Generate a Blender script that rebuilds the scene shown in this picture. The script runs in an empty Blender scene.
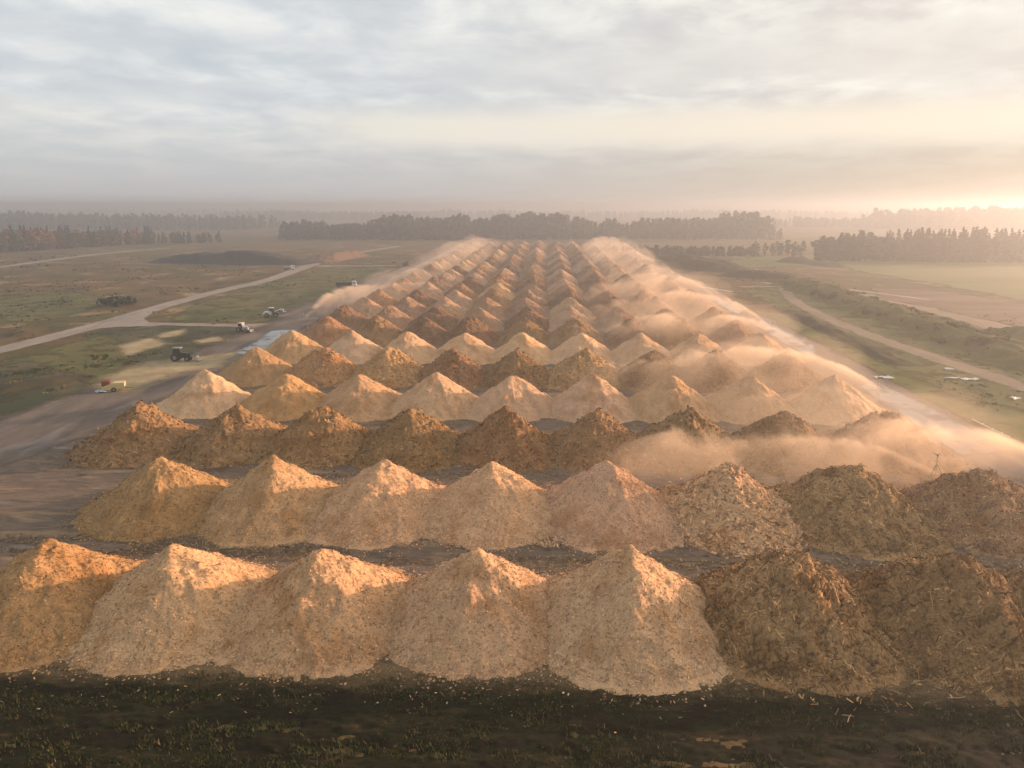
import bpy, bmesh, math, random
import numpy as np

random.seed(7)
SC = bpy.context.scene
COL = SC.collection
PI = math.pi

# ------------------------------------------------------------------ camera geometry (used only to plan where things stand)
F, CX, CY, HZ, CAMH = 790.0, 512.0, 384.0, 206.0, 39.0
TH = math.atan((CY - HZ) / F)
PSI = math.atan((546 - 512) / F * math.cos(TH))
RV = (math.cos(PSI), math.sin(PSI)); FV = (-math.sin(PSI), math.cos(PSI))
CT, ST = math.cos(TH), math.sin(TH)


def at(x, y, z=0.0):
    a = (x - CX) / F; b = (y - CY) / F
    fh = CT - b * ST; dz = -(ST + b * CT)
    k = (z - CAMH) / dz
    return ((RV[0] * a + FV[0] * fh) * k, (RV[1] * a + FV[1] * fh) * k)


def x_of(px, Y, Z):
    d = CAMH - Z; k = (px - CX) / F
    return (k * (CT * Y * FV[1] + ST * d) - Y * RV[1]) / (RV[0] - k * CT * FV[0])


# ------------------------------------------------------------------ numeric noise
def _hash(ix, iy, iz, seed):
    n = (ix * 374761393 + iy * 668265263 + iz * 2147483647 + seed * 974711) & 0x7fffffff
    n = ((n ^ (n >> 13)) * 1274126177) & 0x7fffffff
    n = ((n ^ (n >> 16)) * 668265263) & 0x7fffffff
    return ((n ^ (n >> 15)) & 0xffffff) / float(0xffffff)


def vnoise(x, y, z=0.0, seed=0):
    x = np.asarray(x, float); y = np.asarray(y, float); z = np.zeros_like(x) + z
    ix = np.floor(x).astype(np.int64); iy = np.floor(y).astype(np.int64); iz = np.floor(z).astype(np.int64)
    fx, fy, fz = x - ix, y - iy, z - iz
    u, v, w = [t * t * t * (t * (6 * t - 15) + 10) for t in (fx, fy, fz)]
    r = 0
    for dx in (0, 1):
        for dy in (0, 1):
            for dz in (0, 1):
                r = r + _hash(ix + dx, iy + dy, iz + dz, seed) * (u if dx else 1 - u) * (v if dy else 1 - v) * (w if dz else 1 - w)
    return r * 2 - 1


def fbm(x, y, z=0.0, seed=0, octv=4, gain=.5):
    s, a = 0, 1.0
    c, sn = math.cos(.6), math.sin(.6)
    for i in range(octv):
        s = s + a * vnoise(x, y, z, seed + i * 17)
        x, y = (c * x - sn * y) * 2.03, (sn * x + c * y) * 2.03
        z = np.asarray(z) * 2.03
        a *= gain
    return s


# ------------------------------------------------------------------ object helpers
def link_mesh(name, verts, faces, mat, parent=None, attr=None, smooth=False):
    me = bpy.data.meshes.new(name)
    me.from_pydata([tuple(v) for v in np.asarray(verts).tolist()], [], [list(f) for f in faces])
    if attr:
        for k, vals in attr.items():
            a = me.attributes.new(k, 'FLOAT', 'POINT')
            a.data.foreach_set('value', np.asarray(vals, np.float32))
    mats = mat if isinstance(mat, (list, tuple)) else [mat]
    for m in mats:
        me.materials.append(m)
    if smooth:
        me.polygons.foreach_set('use_smooth', [True] * len(me.polygons))
    me.update()
    o = bpy.data.objects.new(name, me)
    COL.objects.link(o)
    if parent:
        o.parent = parent
    return o


def tag(o, label=None, cat=None, group=None, kind=None):
    if label: o['label'] = label
    if cat: o['category'] = cat
    if group: o['group'] = group
    if kind: o['kind'] = kind
    return o


def empty(name, loc, rz=0.0):
    o = bpy.data.objects.new(name, None)
    COL.objects.link(o)
    o.location = loc; o.rotation_euler = (0, 0, rz)
    o.empty_display_size = .3
    return o


def copy_tree(o, parent=None):
    c = o.copy(); COL.objects.link(c)
    if parent: c.parent = parent
    for ch in o.children:
        copy_tree(ch, c)
    return c


class MB:
    """collects simple shaped solids into one mesh"""
    def __init__(s): s.v = []; s.f = []
    def add(s, vs, fs):
        n = len(s.v); s.v += [tuple(p) for p in vs]; s.f += [tuple(i + n for i in f) for f in fs]; return s
    def box(s, c, d, ch=.12, rz=0, taper=1.0):
        # box with chamfered vertical edges and narrowed top (a bevelled body rather than a brick)
        hx, hy, hz = d[0] / 2, d[1] / 2, d[2] / 2
        k = min(ch, hx * .45, hy * .45, hz * .45)
        def ring(z, ix, iy, t):
            pts = [(hx - ix, hy - iy - k), (hx - ix - k, hy - iy), (-hx + ix + k, hy - iy), (-hx + ix, hy - iy - k),
                   (-hx + ix, -hy + iy + k), (-hx + ix + k, -hy + iy), (hx - ix - k, -hy + iy), (hx - ix, -hy + iy + k)]
            return [(x * t, y * t, z) for x, y in pts]
        rs = [ring(-hz, k * .5, k * .5, 1), ring(-hz + k * .5, 0, 0, 1), ring(hz - k * .5, 0, 0, taper), ring(hz, k * .5, k * .5, taper)]
        vs = [p for r in rs for p in r]
        cr, sr = math.cos(rz), math.sin(rz)
        vs = [(c[0] + x * cr - y * sr, c[1] + x * sr + y * cr, c[2] + z) for x, y, z in vs]
        fs = [tuple(range(7, -1, -1)), tuple(range(24, 32))]
        for a in range(3):
            for i in range(8):
                j = (i + 1) % 8
                fs.append((a * 8 + i, a * 8 + j, a * 8 + 8 + j, a * 8 + 8 + i))
        return s.add(vs, fs)
    def tube(s, p, q, r0, r1=None, seg=8):
        r1 = r0 if r1 is None else r1
        p = np.array(p, float); q = np.array(q, float); d = q - p; d = d / (np.linalg.norm(d) + 1e-9)
        a = np.cross(d, (0, 0, 1.0)) if abs(d[2]) < .95 else np.cross(d, (1.0, 0, 0)); a /= np.linalg.norm(a); b = np.cross(d, a)
        vs = []
        for c, r in ((p, r0), (q, r1)):
            for i in range(seg):
                t = 2 * PI * i / seg
                vs.append(c + r * (math.cos(t) * a + math.sin(t) * b))
        fs = [tuple(range(seg - 1, -1, -1)), tuple(range(seg, 2 * seg))]
        for i in range(seg):
            j = (i + 1) % seg
            fs.append((i, j, seg + j, seg + i))
        return s.add(vs, fs)
    def path(s, pts, r, seg=6):
        for a, b in zip(pts[:-1], pts[1:]): s.tube(a, b, r, r, seg)
        return s
    def wheel(s, c, r, w, seg=18):
        # tyre: lathe about the Y axis with rounded shoulders
        prof = [(.55 * r, -w / 2), (.9 * r, -w / 2), (r, -w * .3), (r, w * .3), (.9 * r, w / 2), (.55 * r, w / 2)]
        vs = []; n = len(prof)
        for i in range(seg):
            t = 2 * PI * i / seg
            for pr, py in prof: vs.append((c[0] + pr * math.cos(t), c[1] + py, c[2] + pr * math.sin(t)))
        fs = []
        for i in range(seg):
            j = (i + 1) % seg
            for k in range(n):
                l = (k + 1) % n
                fs.append((i * n + k, j * n + k, j * n + l, i * n + l))
        return s.add(vs, fs)
    def disc(s, c, r, w, seg=14):
        return s.tube((c[0], c[1] - w / 2, c[2]), (c[0], c[1] + w / 2, c[2]), r, r, seg)
    def prism(s, prof, y0, y1):
        n = len(prof)
        vs = [(x, y0, z) for x, z in prof] + [(x, y1, z) for x, z in prof]
        fs = [tuple(range(n)), tuple(range(2 * n - 1, n - 1, -1))]
        for i in range(n):
            j = (i + 1) % n
            fs.append((j, i, n + i, n + j))
        return s.add(vs, fs)
    def build(s, name, mat, parent=None):
        return link_mesh(name, s.v, s.f, mat, parent)


# ------------------------------------------------------------------ materials
def new_mat(name):
    m = bpy.data.materials.new(name); m.use_nodes = True
    nt = m.node_tree; nt.nodes.clear()
    return m, nt


def N(nt, t, **kw):
    n = nt.nodes.new(t)
    for k, v in kw.items():
        if k == 'ins':
            for a, b in v.items(): n.inputs[a].default_value = b
        else: setattr(n, k, v)
    return n


def L(nt, a, b): nt.links.new(a, b)


def mathn(nt, op, a, b=None, c=None, clamp=False):
    n = N(nt, 'ShaderNodeMath', operation=op); n.use_clamp = clamp
    for i, v in enumerate((a, b, c)):
        if v is None: continue
        if isinstance(v, (int, float)): n.inputs[i].default_value = v
        else: L(nt, v, n.inputs[i])
    return n.outputs[0]


def sstep(nt, v, lo, hi):
    n = N(nt, 'ShaderNodeMapRange', interpolation_type='SMOOTHSTEP')
    if isinstance(v, (int, float)): n.inputs['Value'].default_value = v
    else: L(nt, v, n.inputs['Value'])
    n.inputs['From Min'].default_value = lo; n.inputs['From Max'].default_value = hi
    return n.outputs['Result']


def noise(nt, vec, scale, detail=4, rough=.55, dist=0.0, out='Fac'):
    n = N(nt, 'ShaderNodeTexNoise')
    n.inputs['Scale'].default_value = scale; n.inputs['Detail'].default_value = detail
    n.inputs['Roughness'].default_value = rough; n.inputs['Distortion'].default_value = dist
    L(nt, vec, n.inputs['Vector'])
    return n.outputs[out]


def mapping(nt, vec, scale=(1, 1, 1), loc=(0, 0, 0), rot=(0, 0, 0)):
    n = N(nt, 'ShaderNodeMapping')
    n.inputs['Scale'].default_value = scale; n.inputs['Location'].default_value = loc; n.inputs['Rotation'].default_value = rot
    L(nt, vec, n.inputs['Vector'])
    return n.outputs[0]


def ramp(nt, fac, stops, interp='LINEAR'):
    n = N(nt, 'ShaderNodeValToRGB')
    n.color_ramp.interpolation = interp
    e = n.color_ramp.elements
    while len(e) > 1: e.remove(e[-1])
    e[0].position = stops[0][0]; e[0].color = (*stops[0][1], 1)
    for p, c in stops[1:]:
        k = e.new(p); k.color = (*c, 1)
    L(nt, fac, n.inputs['Fac'])
    return n.outputs['Color']


def mixc(nt, fac, a, b, mode='MIX'):
    n = N(nt, 'ShaderNodeMix', data_type='RGBA', blend_type=mode)
    if isinstance(fac, (int, float)): n.inputs[0].default_value = fac
    else: L(nt, fac, n.inputs[0])
    for i, v in ((6, a), (7, b)):
        if isinstance(v, tuple): n.inputs[i].default_value = (*v, 1)
        else: L(nt, v, n.inputs[i])
    return n.outputs[2]


def finish(nt, color, rough=.9, bump=None, bstr=.5, bdist=.1, spec=.3, alpha=None, metallic=0.0):
    out = N(nt, 'ShaderNodeOutputMaterial')
    p = N(nt, 'ShaderNodeBsdfPrincipled')
    if isinstance(color, tuple): p.inputs['Base Color'].default_value = (*color, 1)
    else: L(nt, color, p.inputs['Base Color'])
    if isinstance(rough, (int, float)): p.inputs['Roughness'].default_value = rough
    else: L(nt, rough, p.inputs['Roughness'])
    p.inputs['Specular IOR Level'].default_value = spec
    p.inputs['Metallic'].default_value = metallic
    if bump is not None:
        b = N(nt, 'ShaderNodeBump'); b.inputs['Strength'].default_value = bstr; b.inputs['Distance'].default_value = bdist
        L(nt, bump, b.inputs['Height']); L(nt, b.outputs[0], p.inputs['Normal'])
    sh = p.outputs[0]
    if alpha is not None:
        t = N(nt, 'ShaderNodeBsdfTransparent'); mx = N(nt, 'ShaderNodeMixShader')
        L(nt, alpha, mx.inputs[0]); L(nt, t.outputs[0], mx.inputs[1]); L(nt, sh, mx.inputs[2]); sh = mx.outputs[0]
    L(nt, sh, out.inputs['Surface'])


def plain(name, col, rough=.5, spec=.4, var=.25, scale=3.0, metallic=0.0):
    m, nt = new_mat(name)
    tc = N(nt, 'ShaderNodeTexCoord').outputs['Object']
    f = noise(nt, tc, scale, 5)
    c = mixc(nt, f, tuple(x * (1 - var) for x in col), tuple(min(1, x * (1 + var)) for x in col))
    finish(nt, c, rough, bump=f, bstr=.1, bdist=.02, spec=spec, metallic=metallic)
    return m


def heap_mat(name, coarse):
    m, nt = new_mat(name)
    tc = N(nt, 'ShaderNodeTexCoord').outputs['Object']
    oi = N(nt, 'ShaderNodeObjectInfo')
    offs = N(nt, 'ShaderNodeVectorMath', operation='SCALE'); L(nt, oi.outputs['Random'], offs.inputs['Scale']); offs.inputs[0].default_value = (91, 47, 63)
    add = N(nt, 'ShaderNodeVectorMath', operation='ADD'); L(nt, tc, add.inputs[0]); L(nt, offs.outputs[0], add.inputs[1])
    v = add.outputs[0]
    tone = N(nt, 'ShaderNodeAttribute', attribute_name='tone').outputs['Fac']
    base = oi.outputs['Color']
    big = noise(nt, v, .22, 3, .6)
    med = noise(nt, v, 1.3, 4, .65)
    fine = noise(nt, v, 6.5 if not coarse else 4.0, 3, .7)
    # damp, browner patches and dry, paler ones
    damp = mixc(nt, 1.0, base, (.80, .72, .62), 'MULTIPLY')
    c = mixc(nt, sstep(nt, big, .47, .72), base, damp)
    c = mixc(nt, sstep(nt, med, .55, .75), c, mixc(nt, 1.0, c, (.84, .79, .70), 'MULTIPLY'))
    gain = mathn(nt, 'MULTIPLY_ADD', sstep(nt, fine, .25, .75), .55 if coarse else .42, .72)
    tg = mathn(nt, 'MULTIPLY_ADD', tone, 1.3 if coarse else .9, .42 if coarse else .58)
    g = mathn(nt, 'MULTIPLY', gain, tg)
    gc = N(nt, 'ShaderNodeCombineXYZ'); [L(nt, g, gc.inputs[i]) for i in range(3)]
    mm = N(nt, 'ShaderNodeVectorMath', operation='MULTIPLY'); L(nt, c, mm.inputs[0]); L(nt, gc.outputs[0], mm.inputs[1])
    h = mathn(nt, 'ADD', mathn(nt, 'MULTIPLY', fine, .5), med)
    finish(nt, mm.outputs[0], .92, bump=h, bstr=.9 if coarse else .6, bdist=.35 if coarse else .2, spec=.15)
    return m


M_CHIP = heap_mat('wood_chips', False)
M_COARSE = heap_mat('coarse_bark', True)


def ground_mat():
    m, nt = new_mat('moor_ground')
    g = N(nt, 'ShaderNodeNewGeometry').outputs['Position']
    warp = N(nt, 'ShaderNodeTexNoise'); warp.inputs['Scale'].default_value = .02; warp.inputs['Detail'].default_value = 3
    L(nt, g, warp.inputs['Vector'])
    w = N(nt, 'ShaderNodeVectorMath', operation='MULTIPLY_ADD'); L(nt, warp.outputs['Color'], w.inputs[0]); w.inputs[1].default_value = (25, 25, 0); L(nt, g, w.inputs[2])
    big = noise(nt, mapping(nt, w.outputs[0], (.012, .012, 0)), 1, 5, .6)
    med = noise(nt, mapping(nt, w.outputs[0], (.05, .035, 0), (7, 3, 0)), 1, 5, .65)
    fin = noise(nt, mapping(nt, g, (.6, .6, 0)), 1, 5, .7)
    c = ramp(nt, big, [(.3, (.052, .046, .017)), (.43, (.10, .076, .030)), (.5, (.135, .082, .038)), (.57, (.070, .066, .022)), (.7, (.165, .115, .052))])
    c = mixc(nt, sstep(nt, med, .55, .66), c, (.27, .20, .105))
    c = mixc(nt, sstep(nt, med, .46, .32), c, (.040, .040, .020))
    sml = noise(nt, mapping(nt, g, (.16, .13, 0), (5, 8, 0)), 1, 6, .7)
    c = mixc(nt, sstep(nt, sml, .53, .64), c, mixc(nt, 1.0, c, (.55, .62, .45), 'MULTIPLY'))
    c = mixc(nt, sstep(nt, sml, .42, .34), c, mixc(nt, 1.0, c, (1.5, 1.4, 1.3), 'MULTIPLY'))
    gain = mathn(nt, 'MULTIPLY_ADD', fin, .9, .55)
    mm = N(nt, 'ShaderNodeVectorMath', operation='SCALE'); L(nt, c, mm.inputs[0]); L(nt, gain, mm.inputs['Scale'])
    finish(nt, mm.outputs[0], .95, bump=fin, bstr=.6, bdist=.4, spec=.1)
    return m


def sheet_mat(name, stops, scale=(.1, .1), streak=None, rough=.9, edge_noise=.08, spec=.2, wet=None, fine=1.2, bd=.08, hard=.12, holes=0.0):
    """a ground sheet whose border breaks up along its own 'edge' value"""
    m, nt = new_mat(name)
    g = N(nt, 'ShaderNodeNewGeometry').outputs['Position']
    a = noise(nt, mapping(nt, g, (scale[0], scale[1], 0)), 1, 6, .62, .3)
    fin = noise(nt, mapping(nt, g, (fine, fine, 0)), 1, 5, .7)
    c = ramp(nt, a, stops)
    gain = mathn(nt, 'MULTIPLY_ADD', fin, .8, .6)
    mm = N(nt, 'ShaderNodeVectorMath', operation='SCALE'); L(nt, c, mm.inputs[0]); L(nt, gain, mm.inputs['Scale'])
    r = rough
    if wet:
        wn = noise(nt, mapping(nt, g, (wet[0], wet[1], 0), (3, 9, 0)), 1, 4, .6)
        wf = sstep(nt, wn, wet[2], wet[2] + .1)
        r = mathn(nt, 'MULTIPLY_ADD', wf, wet[3] - rough, rough)
    e = N(nt, 'ShaderNodeAttribute', attribute_name='edge').outputs['Fac']
    en = noise(nt, mapping(nt, g, (edge_noise, edge_noise, 0), (11, 5, 0)), 1, 6, .65)
    al = mathn(nt, 'ADD', e, mathn(nt, 'MULTIPLY_ADD', en, 1.1, -.55))
    al = sstep(nt, al, .5 - hard, .5 + hard)
    if holes:
        hn = noise(nt, mapping(nt, g, (.12, .12, 0), (31, 15, 0)), 1, 5, .65)
        al = mathn(nt, 'MULTIPLY', al, mathn(nt, 'SUBTRACT', 1.0, mathn(nt, 'MULTIPLY', sstep(nt, hn, .5, .62), holes)))
    finish(nt, mm.outputs[0], r, bump=fin, bstr=.5, bdist=bd, spec=spec, alpha=al)
    return m


# ------------------------------------------------------------------ sheets
LAYER = [0.004]


def z_next():
    LAYER[0] += .006
    return LAYER[0]


BARE = []      # stretches of road and spilled chips where nothing grows


def clear(x, y):
    b = np.array(BARE)
    return bool((((b[:, 0] - x) ** 2 + (b[:, 1] - y) ** 2) < b[:, 2]).any())


def ribbon(name, pts, width, feather, mat, step=6.0):
    P = [np.array(p, float) for p in pts]
    W = width if isinstance(width, (list, tuple)) else [width] * len(P)
    cl, cw = [], []
    for i in range(len(P) - 1):     # Catmull-Rom through the given points
        p0 = P[max(i - 1, 0)]; p1 = P[i]; p2 = P[i + 1]; p3 = P[min(i + 2, len(P) - 1)]
        n = max(2, int(np.linalg.norm(p2 - p1) / step))
        for k in range(n):
            t = k / n
            cl.append(.5 * (2 * p1 + (p2 - p0) * t + (2 * p0 - 5 * p1 + 4 * p2 - p3) * t * t + (3 * p1 - p0 - 3 * p2 + p3) * t ** 3))
            cw.append(W[i] * (1 - t) + W[i + 1] * t)
    cl.append(P[-1]); cw.append(W[-1])
    BARE.extend((c[0], c[1], (w_ / 2 + 1.8) ** 2) for c, w_ in zip(cl, cw))
    z = z_next(); v, e, f = [], [], []
    for i, c in enumerate(cl):
        d = cl[min(i + 1, len(cl) - 1)] - cl[max(i - 1, 0)]; d /= np.linalg.norm(d) + 1e-9
        nrm = np.array((-d[1], d[0])); hw = cw[i] / 2
        for s, ev in ((-hw - feather, 0), (-hw, .75), (-hw * .5, 1.2), (0, 1.35), (hw * .5, 1.2), (hw, .75), (hw + feather, 0)):
            q = c + nrm * s; v.append((q[0], q[1], z)); e.append(ev)
    for i in range(len(cl) - 1):
        for k in range(6): f.append((i * 7 + k, i * 7 + 7 + k, i * 7 + 8 + k, i * 7 + 1 + k))
    return tag(link_mesh(name, v, [tuple(reversed(q)) for q in f], mat, attr={'edge': e}), kind='structure')


def area(name, poly, feather, mat, res, kind='structure'):
    P = np.array(poly, float)
    x0, y0 = P.min(0) - feather; x1, y1 = P.max(0) + feather
    nx, ny = int((x1 - x0) / res) + 2, int((y1 - y0) / res) + 2
    gx, gy = np.meshgrid(np.linspace(x0, x1, nx), np.linspace(y0, y1, ny))
    X, Y = gx.ravel(), gy.ravel()
    dist = np.full(X.shape, 1e9); inside = np.zeros(X.shape, bool)
    for i in range(len(P)):
        a, b = P[i], P[(i + 1) % len(P)]; d = b - a
        t = np.clip(((X - a[0]) * d[0] + (Y - a[1]) * d[1]) / (d @ d + 1e-9), 0, 1)
        dist = np.minimum(dist, np.hypot(X - a[0] - t * d[0], Y - a[1] - t * d[1]))
        c = (a[1] > Y) != (b[1] > Y)
        with np.errstate(divide='ignore', invalid='ignore'):
            inside ^= c & (X < (b[0] - a[0]) * (Y - a[1]) / (b[1] - a[1] + 1e-12) + a[0])
    sd = np.where(inside, dist, -dist)
    e = np.clip(.5 + sd / feather * .5, 0, 1.6)
    z = z_next(); idx = np.arange(nx * ny).reshape(ny, nx)
    q = np.stack([idx[:-1, :-1].ravel(), idx[:-1, 1:].ravel(), idx[1:, 1:].ravel(), idx[1:, :-1].ravel()], 1)
    q = q[(e[q].max(1) > 0)]
    return tag(link_mesh(name, np.stack([X, Y, np.full(X.shape, z)], 1), q.tolist(), mat, attr={'edge': e}), kind=kind)


# ------------------------------------------------------------------ camera
cam = bpy.data.cameras.new('camera'); co = bpy.data.objects.new('camera', cam); COL.objects.link(co)
co.location = (0, 0, CAMH); co.rotation_euler = (PI / 2 - TH, 0, PSI)
cam.sensor_width = 36; cam.lens = F / 1024 * 36; cam.clip_end = 40000; cam.clip_start = .5
SC.camera = co

# ------------------------------------------------------------------ sky and sun
SUN_AZ, SUN_EL = math.radians(65), math.radians(10.5)
wd = bpy.data.worlds.new('World'); SC.world = wd; wd.use_nodes = True
nt = wd.node_tree; nt.nodes.clear()
wo = N(nt, 'ShaderNodeOutputWorld'); bg = N(nt, 'ShaderNodeBackground')
STR = .10
bg.inputs['Strength'].default_value = STR
sky = N(nt, 'ShaderNodeTexSky', sky_type='NISHITA'); sky.sun_disc = False
sky.sun_elevation = SUN_EL; sky.sun_rotation = SUN_AZ; sky.dust_density = 2.5; sky.ozone_density = 1.0
tc = N(nt, 'ShaderNodeTexCoord').outputs['Generated']
sep = N(nt, 'ShaderNodeSeparateXYZ'); L(nt, tc, sep.inputs[0])
zz = mathn(nt, 'MAXIMUM', sep.outputs[2], 0.0)
den = mathn(nt, 'ADD', zz, .13)
px = mathn(nt, 'DIVIDE', sep.outputs[0], den); py = mathn(nt, 'DIVIDE', sep.outputs[1], den)
cv = N(nt, 'ShaderNodeCombineXYZ'); L(nt, px, cv.inputs[0]); L(nt, py, cv.inputs[1])
c1 = noise(nt, mapping(nt, cv.outputs[0], (2.6, 2.2, 1), (3.1, 1.7, 0)), 1, 10, .58, .25)
c2 = noise(nt, mapping(nt, cv.outputs[0], (.6, 1.1, 1), (1.3, 5.2, 0)), 1, 5, .55)
cl = mathn(nt, 'ADD', mathn(nt, 'MULTIPLY', c1, .68), mathn(nt, 'MULTIPLY', c2, .32))
sdir = (math.sin(SUN_AZ) * math.cos(SUN_EL), math.cos(SUN_AZ) * math.cos(SUN_EL), math.sin(SUN_EL))
dt = N(nt, 'ShaderNodeVectorMath', operation='DOT_PRODUCT'); L(nt, tc, dt.inputs[0]); dt.inputs[1].default_value = sdir
warm = sstep(nt, dt.outputs['Value'], .10, .95)
k = .565 / STR
def rad(r, g, b):
    f = lambda s: ((s / 255 + .055) / 1.055) ** 2.4 if s > 10 else s / 255 / 12.92
    return (f(r) * k, f(g) * k, f(b) * k)
cold = ramp(nt, cl, [(.36, rad(191, 198, 205)), (.46, rad(203, 208, 212)), (.53, rad(217, 220, 221)), (.61, rad(232, 232, 228))])
warmc = ramp(nt, cl, [(.36, rad(206, 198, 192)), (.46, rad(218, 210, 202)), (.53, rad(234, 228, 216)), (.61, rad(244, 240, 230))])
clouds = mixc(nt, warm, cold, warmc)
lowc = mixc(nt, warm, rad(190, 190, 191), rad(196, 181, 160))
low = sstep(nt, zz, .13, .015)
clouds = mixc(nt, mathn(nt, 'MULTIPLY', low, .92), clouds, lowc)
# the pale gap between the cloud banks
gap = mathn(nt, 'MULTIPLY', sstep(nt, zz, .055, .085), sstep(nt, zz, .125, .095))
gn = sstep(nt, noise(nt, mapping(nt, cv.outputs[0], (.22, .3, 1), (8, 2, 0)), 1, 6, .6), .34, .50)
gapc = mixc(nt, warm, rad(226, 222, 212), rad(242, 228, 208))
clouds = mixc(nt, mathn(nt, 'MULTIPLY', gap, gn), clouds, gapc)
# a greyer bank of cloud above the gap, brighter sky over it; the cloud overhead is a little heavier
bank = mathn(nt, 'MULTIPLY', sstep(nt, zz, .095, .125), sstep(nt, zz, .205, .165))
bank = mathn(nt, 'MULTIPLY', bank, sstep(nt, c2, .40, .58))
bankc = mixc(nt, warm, rad(194, 199, 205), rad(226, 218, 208))
clouds = mixc(nt, mathn(nt, 'MULTIPLY', bank, .75), clouds, bankc)
tot = mixc(nt, .98, sky.outputs[0], clouds)
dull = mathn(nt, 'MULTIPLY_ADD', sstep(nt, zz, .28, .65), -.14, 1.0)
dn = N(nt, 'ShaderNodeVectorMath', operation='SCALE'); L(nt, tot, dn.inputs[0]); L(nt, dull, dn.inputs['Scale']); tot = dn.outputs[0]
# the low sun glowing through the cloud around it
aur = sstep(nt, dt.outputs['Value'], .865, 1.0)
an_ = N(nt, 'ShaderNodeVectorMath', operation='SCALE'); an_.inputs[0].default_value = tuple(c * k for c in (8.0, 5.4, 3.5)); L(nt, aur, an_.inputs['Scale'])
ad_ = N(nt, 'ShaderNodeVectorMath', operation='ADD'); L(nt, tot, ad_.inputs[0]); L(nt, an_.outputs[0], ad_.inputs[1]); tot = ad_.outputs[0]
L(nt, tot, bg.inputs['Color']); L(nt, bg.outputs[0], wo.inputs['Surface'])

sl = bpy.data.lights.new('sun', 'SUN'); sl.energy = 3.9; sl.angle = math.radians(1.2); sl.color = (1.0, .60, .38)
so = bpy.data.objects.new('sun', sl); COL.objects.link(so)
from mathutils import Vector
so.rotation_euler = Vector(sdir).to_track_quat('Z', 'Y').to_euler()
so.location = (200, 100, 200)

SC.view_settings.view_transform = 'Standard'; SC.view_settings.look = 'None'
SC.view_settings.exposure = 1.0; SC.view_settings.gamma = 1.0; SC.view_settings.use_curve_mapping = False

# ------------------------------------------------------------------ air
def haze_box():
    m, nt = new_mat('hazy_air')
    out = N(nt, 'ShaderNodeOutputMaterial'); pv = N(nt, 'ShaderNodeVolumePrincipled')
    pv.inputs['Color'].default_value = (.66, .70, .755, 1); pv.inputs['Density'].default_value = .00080
    pv.inputs['Anisotropy'].default_value = .74
    pv.inputs['Density Attribute'].default_value = ''
    L(nt, pv.outputs[0], out.inputs['Volume'])
    S = 9300; v = [(x, y, z) for z in (-1, 52) for y in (-S, S) for x in (-S, S)]
    f = [(0, 2, 3, 1), (4, 5, 7, 6), (0, 1, 5, 4), (2, 6, 7, 3), (0, 4, 6, 2), (1, 3, 7, 5)]
    tag(link_mesh('haze', v, f, m), kind='stuff')
haze_box()

# ------------------------------------------------------------------ ground
S = 9000
gm = ground_mat()
tag(link_mesh('ground', [(-S, -S, 0), (S, -S, 0), (S, S, 0), (-S, S, 0)], [(0, 1, 2, 3)], gm), kind='structure')

m_green = sheet_mat('green_field', [(.35, (.040, .052, .013)), (.47, (.075, .084, .018)), (.55, (.115, .100, .030)), (.65, (.066, .080, .018))], (.045, .03), edge_noise=.05, fine=.7, holes=.75)
m_verge = sheet_mat('grass_verge', [(.35, (.045, .060, .010)), (.5, (.080, .090, .014)), (.65, (.12, .105, .024))], (.06, .04), edge_noise=.08, fine=.7, holes=.3)
m_dkgreen = sheet_mat('dark_pasture', [(.35, (.026, .034, .014)), (.5, (.042, .050, .020)), (.62, (.09, .072, .034))], (.05, .035), edge_noise=.06, fine=.7, holes=.6)
m_dirt = sheet_mat('dirt_road', [(.3, (.19, .168, .145)), (.5, (.25, .222, .192)), (.7, (.30, .265, .228))], (.12, .05), edge_noise=.15, fine=.8)
m_track = sheet_mat('worn_track', [(.3, (.15, .115, .08)), (.5, (.20, .155, .105)), (.7, (.26, .20, .13))], (.15, .05), edge_noise=.12, fine=.8, hard=.35)
m_haul = sheet_mat('haul_road', [(.3, (.070, .058, .049)), (.45, (.115, .096, .082)), (.6, (.16, .132, .108)), (.75, (.24, .18, .12))], (.22, .05), edge_noise=.08, rough=.85, wet=(.1, .03, .56, .45), fine=.9, hard=.3, spec=.15)
m_straw = sheet_mat('spilled_chip_ground', [(.3, (.20, .16, .09)), (.5, (.33, .265, .15)), (.7, (.42, .34, .20))], (.12, .12), edge_noise=.2, fine=1.0, hard=.45, holes=.1)
m_yard = sheet_mat('yard_mud', [(.30, (.052, .042, .036)), (.40, (.095, .074, .060)), (.46, (.17, .125, .088)), (.52, (.10, .077, .061)), (.60, (.20, .14, .086)), (.74, (.34, .24, .14))], (.07, .26), edge_noise=.1, rough=.85, wet=(.07, .22, .58, .3), fine=1.6, spec=.25, hard=.35)
m_wet = sheet_mat('standing_water', [(.3, (.05, .046, .045)), (.7, (.11, .10, .095))], (.2, .05), edge_noise=.25, rough=.10, spec=.6, fine=2.5, bd=.004, hard=.25, holes=.85)
m_plough = sheet_mat('red_brown_field', [(.35, (.085, .052, .034)), (.5, (.125, .078, .048)), (.65, (.17, .115, .068))], (.02, .06), edge_noise=.05, fine=.5)
m_meadow = sheet_mat('pale_meadow', [(.35, (.085, .10, .026)), (.5, (.11, .12, .032)), (.65, (.14, .135, .042))], (.01, .03), edge_noise=.03, fine=.3)

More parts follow.
